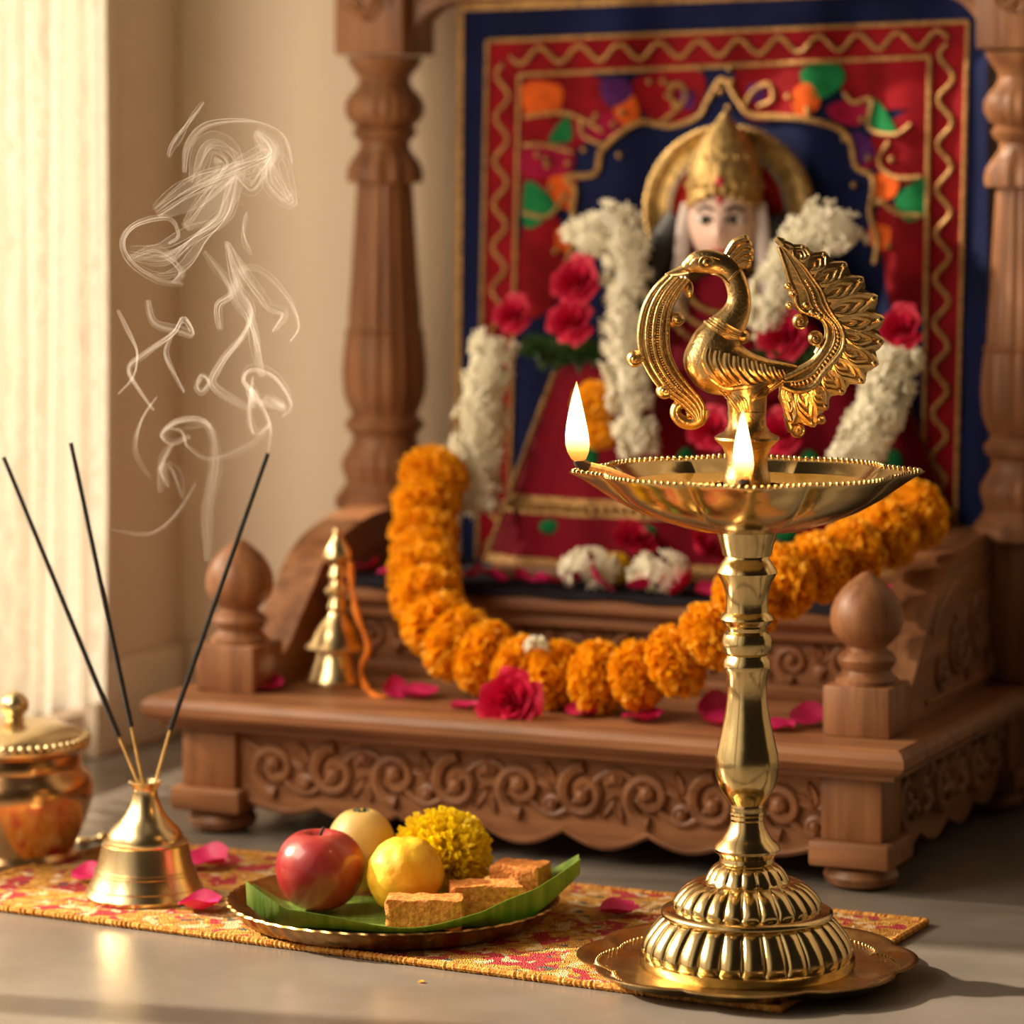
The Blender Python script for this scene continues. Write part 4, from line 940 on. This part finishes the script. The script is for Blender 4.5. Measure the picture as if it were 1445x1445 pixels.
m.loft(rings)
for side in (-1, 1):
    for s, r in ((0.04, 0.0032), (0.40, 0.0034), (0.20, 0.0018), (0.34, 0.0016)):
        m.tube([tl(i/60, s, 0.0004, side) for i in range(58)], lambda t: r*(1-0.5*t), 8)
    for i in range(34):
        t = 0.06+0.70*i/34; m.ball(tl(t, 0.27, 0.0004, side), 0.0020, 7, 5)
    for t in (0.52, 0.57, 0.62): m.ball(tl(t, 0.14, 0.0004, side), 0.0034, 9, 7)
    for g in range(14):
        tc_ = 0.035+0.90*g/13; wd = 0.041; dt = 0.045
        for lvl, (sc_l, rad) in enumerate(((1.0, 0.0027), (0.72, 0.0021), (0.42, 0.0017))):
            q = []
            for k in range(21):
                u = k/20*2-1; a = 1-abs(u)**1.6                     # a: 0 at the midrib .. 1 at the feather tip
                s_ = 0.42+(0.565*sc_l+0.005)*a
                q.append(tl(max(0, min(1, tc_+dt*a*(1.1-0.25*lvl)+wd*sc_l*math.sin(u*pi/2)*(0.35+0.65*math.sin(pi*min(1, a*0.85+0.05))))), s_, 0.0002, side))
            m.tube(q, rad, 6)
        m.ball(tl(min(1, tc_+dt), 0.96, 0.0, side), 0.0034, 8, 6)
for (x, y, r) in ((972, 482, 42), (1050, 568, 40), (958, 1036, 40), (935, 340, 22), (908, 300, 18), (915, 400, 18), (1075, 980, 26)):
    m.ball(pk(x, y), (r*S, 0.008, r*S), 16, 10)
    for side in (-1, 1): m.tube([pk(x+r*0.75*(1-0.7*k/20)*math.cos(k*0.5), y+r*0.75*(1-0.7*k/20)*math.sin(k*0.5), side*(0.0060+0.0022*k/20)) for k in range(21)], 0.0014, 6)
m.tube([pk(p.x, p.y) for p in cr([(905, 950), (920, 1000), (935, 1040)], 8)], 0.004, 8)
m.tube([pk(p.x, p.y) for p in cr([(1060, 650), (1075, 615), (1060, 580)], 8)], 0.0038, 8)
m.build('tail', M['brass_cast'], pea, ang=50)
# plume that hangs from the beak
OA = cr([(300, 250), (225, 322), (172, 420), (148, 550), (162, 660), (205, 750), (270, 835), (345, 885), (415, 950), (440, 985)], 81)
IA = cr([(400, 262), (345, 345), (308, 430), (296, 550), (308, 650), (350, 740), (420, 830), (462, 880), (480, 925), (470, 975)], 81)
def pm(t, s, d=0, side=-1):
    q = lerpl(OA, t).lerp(lerpl(IA, t), s); th = 0.0065*(0.45+0.55*math.sin(pi*min(1, max(0, 0.1+0.8*s)))); return pk(q.x, q.y, side*(th+d))
m = MB(); rings = []
for i in range(81):
    rings.append([pm(i/80, k/8) for k in range(9)]+[pm(i/80, k/8, 0, 1) for k in range(8, -1, -1)])
m.loft(rings)
for side in (-1, 1):
    for s in (0.04, 0.28, 0.52, 0.76, 0.97): m.tube([pm(i/50, s, 0.0002, side) for i in range(51)], lambda t: 0.0027*(1-0.35*t), 8)
    for i in range(44): m.ball(pm(0.08+0.7*i/44, 0.64, 0.0002, side), 0.0017, 6, 5); m.ball(pm(0.08+0.7*i/44, 0.40, 0.0002, side), 0.0014, 6, 5)
for (x, y, r) in ((128, 672, 44), (280, 835, 44), (346, 470, 38)):
    m.ball(pk(x, y), (r*S, 0.0085, r*S), 16, 12)
    for side in (-1, 1): m.tube([pk(x+r*0.75*(1-0.75*k/20)*math.cos(k*0.5), y+r*0.75*(1-0.75*k/20)*math.sin(k*0.5), side*(0.006+0.0026*k/20)) for k in range(21)], 0.0014, 6)
m.tube([pk(p.x, p.y) for p in cr([(300, 480), (325, 490), (345, 470)], 8)], 0.0034, 8)
m.tube([pk(p.x, p.y) for p in cr([(470, 930), (462, 975), (420, 1000), (370, 992), (338, 955), (345, 915), (380, 900), (412, 915), (415, 945), (392, 955)], 50)], lambda t: (0.0068*(1-0.35*t), 0.0066*(1-0.5*t)), 10, flat=(0, 1, 0))
m.build('beak_plume', M['brass_cast'], pea, ang=50)

# wicks with flames
def flame_mesh(h, r, lean):
    prof = [(0.25, 0.0), (0.62, 0.05), (0.88, 0.13), (1.0, 0.22), (0.96, 0.34), (0.82, 0.48), (0.62, 0.63), (0.40, 0.78), (0.2, 0.9), (0.07, 0.97), (0.01, 1.0)]
    m = MB().lathe([(r*a, h*z) for a, z in prof], 24)
    for p in m.v: t = p.z/h; p.x += lean*(math.sin(pi*t)*0.3-(1-t)*0.0)+lean*0.5*t
    return m
def wick(label, p_tip, p_in, fh, fr, lean):
    wk = thing('cotton_wick', label, 'wick', p_tip, 0, 'burning wicks of the lamp')
    d = Vector(p_in)-Vector(p_tip)
    MB().tube(cr([d*0.16, d*0.5+Vector((0, 0, 0.001)), d], 10), lambda t: 0.0042-0.0010*t, 9).build('cotton_roll', M['wick'], wk)
    MB().tube(cr([(-0.001, 0, 0.003), (0.0, 0, 0.001), d*0.17], 8), lambda t: 0.0045, 9).build('charred_end', M['char'], wk)
    fl = flame_mesh(fh, fr, lean).build('flame', M['flame'], wk, ang=80); fl.location = (-0.0005, 0, 0.0012)
    lt = bpy.data.lights.new('flame_light', 'POINT'); lt.energy = 0.55; lt.color = (1.0, 0.47, 0.13); lt.shadow_soft_size = 0.012
    l = bpy.data.objects.new('flame_light', lt); COL.objects.link(l); l.parent = wk; l.location = (0, 0, fh*0.5)
p1 = at(818, 655, LY-0.005); wick('burning wick with tall flame on the left spout of lamp', p1, Vector((p1.x+0.044, LY, ZR-0.0075)), 0.066, 0.0098, -0.004)
p2 = at(1051, 682, LY-0.138+0.004); wick('burning wick with tall flame on the front spout of lamp', p2, Vector((p2.x+0.003, p2.y+0.042, ZR-0.0085)), 0.0565, 0.0080, -0.002)

# ================================================================== INCENSE HOLDER, STICKS, SMOKE, POT
ip = onz(205, 1264, MT); ki = ip.y/F
hol = thing('incense_holder', 'flared brass incense holder with narrow neck on the mat corner', 'incense holder', ip)
def hp(l): return [(r*ki, max(0, (1264-y)*ki)) for r, y in l]
MB().lathe(hp([(80, 1264), (84, 1264), (85, 1259), (78, 1246), (70, 1228), (65, 1210), (62, 1196), (61, 1190)]), 72).build('skirt', M['brass_soft'], hol, ang=30)
MB().lathe(hp([(58, 1192), (59, 1190), (60, 1186), (54, 1183), (53, 1177), (47, 1168), (37, 1159), (29, 1149), (23, 1138), (19, 1127), (17, 1117), (18, 1111), (22, 1106), (24, 1103), (21, 1102), (16, 1106), (13, 1114), (12, 1125)]), 72, cap=False).build('neck', M['brass_soft'], hol, ang=30)
m = MB()
for y, r in ((1224, 69.5), (1229, 71.2), (1248, 79.5)): m.tube([Vector((r*ki*math.cos(a), r*ki*math.sin(a), (1264-y)*ki)) for a in [2*pi*k/60 for k in range(60)]], 0.0007, 6, closed=True)
m.build('engraved_rings', M['brass_soft'], hol)
for (tx, ty, mx_, my, bx, by, dy, lb) in ((5, 645, 168, 1040, 202, 1122, 0.02, 'black incense stick leaning furthest left in the brass holder'), (100, 625, 185, 1025, 205, 1122, -0.01, 'black incense stick nearest upright, middle of the three'), (378, 640, 240, 1030, 214, 1122, 0.0, 'black incense stick leaning right, trailing smoke from its tip')):
    b0 = at(bx, by, ip.y); s = thing('incense_stick', lb, 'incense stick', b0, 0, 'incense sticks in the holder')
    e = at(tx, ty, ip.y+dy)-b0; k = at(mx_, my, ip.y+dy*0.2)-b0
    MB().tube([(0, 0, 0), k*1.02], 0.0013, 8).build('bamboo_core', M['stick'], s)
    MB().tube([k]+[k.lerp(e, q/12) for q in range(1, 13)], lambda t: 0.0024*(1-0.2*t), 10).build('incense_coating', M['incense'], s)
# smoke: bundles of fine strands, measured on a 1.806x crop
smk = MB(); smt = MB()
SY = ip.y
def strands(pts, n, spread, r, n_s=60, seed=0, dy=0.0):
    rr = random.Random(seed); P = cr([at(x/1.806, y/1.806, SY+dy*0.5-0.17*max(0.0, min(1.0, (1150-y)/350))+0.012*math.sin(y*0.011+seed)) for x, y in pts], n_s)
    lines = []
    for q in range(n):
        ph = rr.uniform(0, 6.28); o = (q/(max(1, n-1))-0.5)*2*spread; line = []
        for i, p in enumerate(P):
            t = i/(n_s-1); k = (P[min(i+1, n_s-1)]-P[max(i-1, 0)]).normalized(); nn = Vector((k.z, 0, -k.x))
            a = o*(0.2+0.8*math.sin(pi*min(1, 0.08+t*0.9)))*(0.7+0.5*math.sin(5*t+ph*0.6))+spread*0.35*math.sin(7*t+ph)*t*(1.2-t)
            line.append(p+nn*a+Vector((0, 1, 0))*spread*0.6*math.sin(4*t+ph))
        lines.append(line); smk.tube(line, lambda t: r*(0.25+0.65*math.sin(pi*min(1, 0.05+0.92*t)))*rr.uniform(0.9, 1.1), 6)
    if n > 2: smt.loft(lines, False, False)
SM = [([(685, 1150), (690, 1085), (655, 1010), (620, 972), (640, 940), (700, 960), (742, 1030), (718, 1062)], 4, 0.003), ([(645, 1040), (640, 990), (650, 1020), (690, 1030), (725, 1040), (690, 1015), (660, 1030)], 4, 0.0045),
      ([(530, 1430), (528, 1300), (550, 1180), (540, 1100), (510, 1070), (450, 1076), (413, 1108), (440, 1130), (484, 1112)], 5, 0.0040), ([(688, 1085), (640, 1132), (540, 1170), (480, 1140), (462, 1100), (420, 1090)], 3, 0.002),
      ([(690, 1080), (650, 1105), (635, 1050), (645, 960)], 3, 0.002), ([(630, 1040), (545, 985), (560, 930), (622, 850), (640, 790), (602, 722), (578, 615)], 4, 0.0035), ([(580, 620), (622, 700), (682, 782), (722, 800), (694, 845)], 4, 0.0035),
      ([(595, 690), (660, 688), (735, 760), (762, 830), (740, 870)], 3, 0.0020), ([(668, 960), (654, 870), (628, 800), (600, 750), (620, 690)], 4, 0.006), ([(468, 724), (400, 712), (332, 664), (314, 612), (350, 570), (430, 556), (455, 600), (430, 620)], 3, 0.0022),
      ([(325, 650), (420, 662), (500, 602), (575, 545), (600, 450)], 5, 0.009), ([(470, 440), (480, 370), (530, 318), (640, 308), (720, 342), (746, 420)], 3, 0.002), ([(400, 545), (500, 480), (600, 430), (692, 388), (655, 330)], 5, 0.008),
      ([(655, 340), (700, 420), (742, 515), (690, 470), (685, 400)], 4, 0.006), ([(600, 440), (640, 482), (670, 440), (692, 380), (650, 335)], 4, 0.004), ([(500, 470), (540, 380), (590, 420), (520, 520), (470, 580)], 4, 0.010),
      ([(376, 765), (392, 822), (450, 842), (492, 852), (468, 810), (440, 850), (372, 900), (328, 940), (360, 1000), (392, 1045)], 3, 0.003), ([(300, 790), (330, 850), (350, 900), (340, 960), (300, 1005)], 2, 0.002), ([(440, 850), (420, 900), (450, 960), (470, 1000)], 2, 0.002),
      ([(284, 1350), (380, 1360), (450, 1308), (500, 1230)], 2, 0.0014), ([(408, 1255), (410, 1192), (440, 1196), (466, 1268)], 3, 0.003), ([(380, 1215), (345, 1150), (362, 1070), (400, 1010)], 2, 0.0015), ([(440, 1130), (410, 1190), (430, 1240)], 3, 0.002),
      ([(500, 975), (515, 955), (532, 975), (515, 998), (502, 985), (515, 965)], 3, 0.002), ([(430, 400), (445, 360), (520, 260)], 2, 0.002), ([(640, 650), (620, 590), (630, 540)], 2, 0.002), ([(560, 840), (555, 780), (590, 740), (520, 640)], 3, 0.003), ([(330, 660), (400, 640), (460, 690), (440, 720)], 3, 0.003)]
for i, (p, n, s) in enumerate(SM): strands(p, n*3, s*2.0, 0.00021, 60, i, 0.01*math.sin(i))
smo = thing('incense_smoke', 'pale curling smoke wisps rising above the incense sticks', 'smoke', at(378, 636, SY)); smo['kind'] = 'stuff'
for n, q, ma in (('wisp_strands', smk, M['smoke']), ('wisp_veil', smt, M['smoke_thin'])):
    o = q.build(n, ma, smo, recalc=False, ang=80); o.data.transform(Matrix.Translation(-smo.location)); o['kind'] = 'stuff'
# pot
pp = onz(20, 1212, 0.0); kp = pp.y/F
pot = thing('lidded_pot', 'round copper-brass lidded pot at left edge of the floor', 'pot', pp)
def pq(l): return [(r*kp, max(0.0, (1212-y)*kp)) for r, y in l]
MB().lathe(pq([(84, 1212), (88, 1211), (89, 1204), (84, 1196), (92, 1178), (103, 1150), (112, 1122), (113, 1106), (108, 1092), (98, 1084), (96, 1080), (97, 1074), (96, 1068), (94, 1060), (98, 1054)]), 72).build('pot_body', M['copper'], pot, ang=35)
lid = MB().lathe(pq([(98, 1054), (107, 1052), (108, 1047), (104, 1040), (94, 1032), (76, 1025), (52, 1020), (38, 1018), (30, 1018), (16, 1016)]), 72, cap=False)
for i in range(52):
    a = 2*pi*i/52; lid.ball((102*kp*math.cos(a), 102*kp*math.sin(a), (1212-1042)*kp), (0.0042, 0.0042, 0.0042), 8, 6)
ld = lid.build('lid', M['brass_soft'], pot, ang=40)
MB().lathe(pq([(18, 1017), (12, 1012), (14, 1008), (20, 1000), (21, 992), (17, 984), (9, 978), (2, 975)]), 32).build('lid_knob', M['brass_soft'], ld)
q = onz(128, 1192, 0.0); m = MB(); m.ball(q+Vector((0.012, 0, 0.006)), (0.006, 0.006, 0.006), 14, 10); m.tube(cr([q+Vector((0.010, 0, 0.006)), q+Vector((0.0, 0, 0.004)), q+Vector((-0.012, 0.01, 0.0035)), q+Vector((-0.03, 0.03, 0.003))], 14), lambda t: 0.0028+0.0012*math.cos(9*t), 10)
m.ball(q+Vector((-0.006, -0.004, 0.004)), (0.008, 0.006, 0.004), 12, 8)
tag(m.build('brass_utensil', M['brass_soft'], at=q), 'small knobbed brass utensil lying between pot and incense holder', 'utensil')

# ================================================================== PLATE OF OFFERINGS
pc = Vector((-0.1028, 3.116, MT))
pla = thing('brass_plate', 'round dark brass plate holding fruit and sweets on the mat', 'plate', pc)
def pmod(a, i): return 1+0.006*math.cos(56*a) if 2 <= i <= 6 else 1
MB().lathe([(0.02, 0), (0.122, 0), (0.130, 0.004), (0.137, 0.011), (0.1415, 0.0165), (0.1435, 0.0175), (0.1425, 0.0190), (0.1385, 0.0175), (0.132, 0.0105), (0.124, 0.0045), (0.116, 0.0028), (0.02, 0.0028)], 336, pmod).build('dish', M['brass_dark'], pla, ang=50)
# leaf
rows = []; nx_, ny_ = 60, 24
for i in range(nx_+1):
    t = i/nx_; x = -0.122+0.283*t
    half = 0.088*math.sin(pi*(0.10+0.82*t))**0.55; row = []
    for j in range(ny_+1):
        u = j/ny_*2-1; y = u*half-0.010*math.sin(3*t)-0.004+0.018*t
        z = 0.0055+0.0012*math.sin(14*t+3*u)
        rr = math.hypot(x, y); z += max(0, rr-0.112)*0.55
        if u < -0.55: z += 0.023*((-u-0.55)/0.45)**1.3*(0.75+0.25*math.sin(9*t+0.6))
        if t > 0.86: z += 0.012*((t-0.86)/0.14)
        if t < 0.12: z += 0.010*((0.12-t)/0.12)
        row.append(Vector((x, y, z)))
    rows.append(row)
lf = thing('leaf_liner', 'green leaf lining the brass plate under the fruit', 'leaf', (pc.x, 3.098, MT))
m = MB(); m.loft(rows, False, False); m.loft([[q+Vector((0, 0, 0.0006)) for q in r_] for r_ in rows], False, False); m.build('blade', M['leaf'], lf, recalc=False)
MB().tube([rows[i][12]+Vector((0, 0, 0.0006)) for i in range(nx_+1)], lambda t: 0.0016*(1-0.6*t), 6).build('midrib', M['leaf'], lf)
FZ = MT+0.0072
def fruit_prof(r, h, dip, pts=40):
    out = []
    for i in range(pts+1):
        a = -pi/2+pi*i/pts; c = math.cos(a); z = math.sin(a)
        rad = r*c**0.82*(1+0.05*z) if c > 0 else 0
        zz = h/2*z-(dip*math.exp(-(rad/(r*0.28))**2) if z > 0 else -dip*0.5*math.exp(-(rad/(r*0.25))**2))
        out.append((max(rad, 0.0002), zz))
    return out
ap_ = thing('apple', 'red apple on the leaf at left of the plate', 'apple', Vector((-0.1664, 3.126, FZ)))
MB().lathe([(r, z+0.0335) for r, z in fruit_prof(0.0383, 0.070, 0.010)], 48, lambda a, i: 1+0.018*math.cos(5*a)*(i/40)).build('flesh', M['apple'], ap_, ang=80)
MB().tube(cr([(0, 0, 0.057), (0.001, 0, 0.064), (0.004, 0, 0.070)], 8), 0.0012, 8).build('stem', M['char'], ap_)
gu = thing('guava', 'pale yellow round fruit behind the red apple', 'fruit', Vector((-0.1335, 3.197, FZ)))
MB().lathe([(r*(1-0.10*(z/0.036)) if z > 0 else r, z+0.036) for r, z in fruit_prof(0.0315, 0.074, 0.004)], 48, lambda a, i: 1+0.012*math.cos(6*a)).build('flesh', M['guava'], gu, ang=80)
m = MB()
for k in range(6): a = k*1.05; m.tube([(0.003*math.cos(a), 0.003*math.sin(a), 0.0685), (0.0065*math.cos(a), 0.0065*math.sin(a), 0.0715)], 0.0016, 6)
m.ball((0, 0, 0.0685), (0.004, 0.004, 0.0015), 10, 6); m.build('calyx', M['dleaf'], gu)
def lumpy(amp, sc_, seed): return lambda d, p: p*(1+amp*noise.fractal(d*sc_+Vector((seed, 0, 0)), 1.0, 2.0, 4))
m = MB().ball((0, 0, 0.0318), (0.0335, 0.032, 0.0318), 48, 32, lumpy(0.055, 2.6, 4)); o = m.build('round_sweet', M['laddu'], ang=80); o.location = (-0.0920, 3.108, FZ+0.001)
tag(o, 'lumpy yellow ball sweet right of the apple', 'sweet')
tag(inst('chrysanthemum', CHRY, None, Vector((-0.0605, 3.172, FZ+0.0385)), (0.35, 0.15, 0), (0.0425, 0.0425, 0.041)), 'fluffy yellow chrysanthemum at back of the plate', 'flower')
def cake(lx, ly, hz_, seed):
    b = bmesh.new(); bmesh.ops.create_cube(b, size=1); bmesh.ops.subdivide_edges(b, edges=b.edges[:], cuts=12, use_grid_fill=True)
    m = MB(); b.verts.index_update(); vs = []
    for v in b.verts:
        p = Vector((v.co.x*lx, v.co.y*ly, (v.co.z+0.5)*hz_)); n = noise.noise_vector(p*90+Vector((seed, 0, 0)))*0.0016+noise.noise_vector(p*260)*0.0009
        c = Vector((0, 0, hz_/2)); d = (p-c); e = sum(1 for q, l in zip(d, (lx/2, ly/2, hz_/2)) if abs(q) > l*0.95)
        p = c+d*(0.985 if e == 2 else 0.955 if e == 3 else 1)+n; p.z = max(p.z, 0); vs.append(p)
    m.add(vs, [[q.index for q in f.verts] for f in b.faces]); b.free(); return m
for (x, y, rz, dims, lb, sd) in ((-0.0735, 3.052, -0.06, (0.064, 0.028, 0.026), 'front brown sweet block on the plate before the yellow ball', 1), (-0.0225, 3.090, 0.10, (0.062, 0.034, 0.030), 'middle brown sweet block of the three on the plate', 2), (0.0075, 3.138, -0.35, (0.044, 0.036, 0.037), 'rear right brown sweet block beside yellow chrysanthemum', 3)):
    o = cake(*dims, sd).build('sweet_block', M['cake'], ang=70); o.location = (x, y, FZ-0.0005); o.rotation_euler = (0, 0, rz); tag(o, lb, 'sweet', 'brown sweet blocks on the plate')
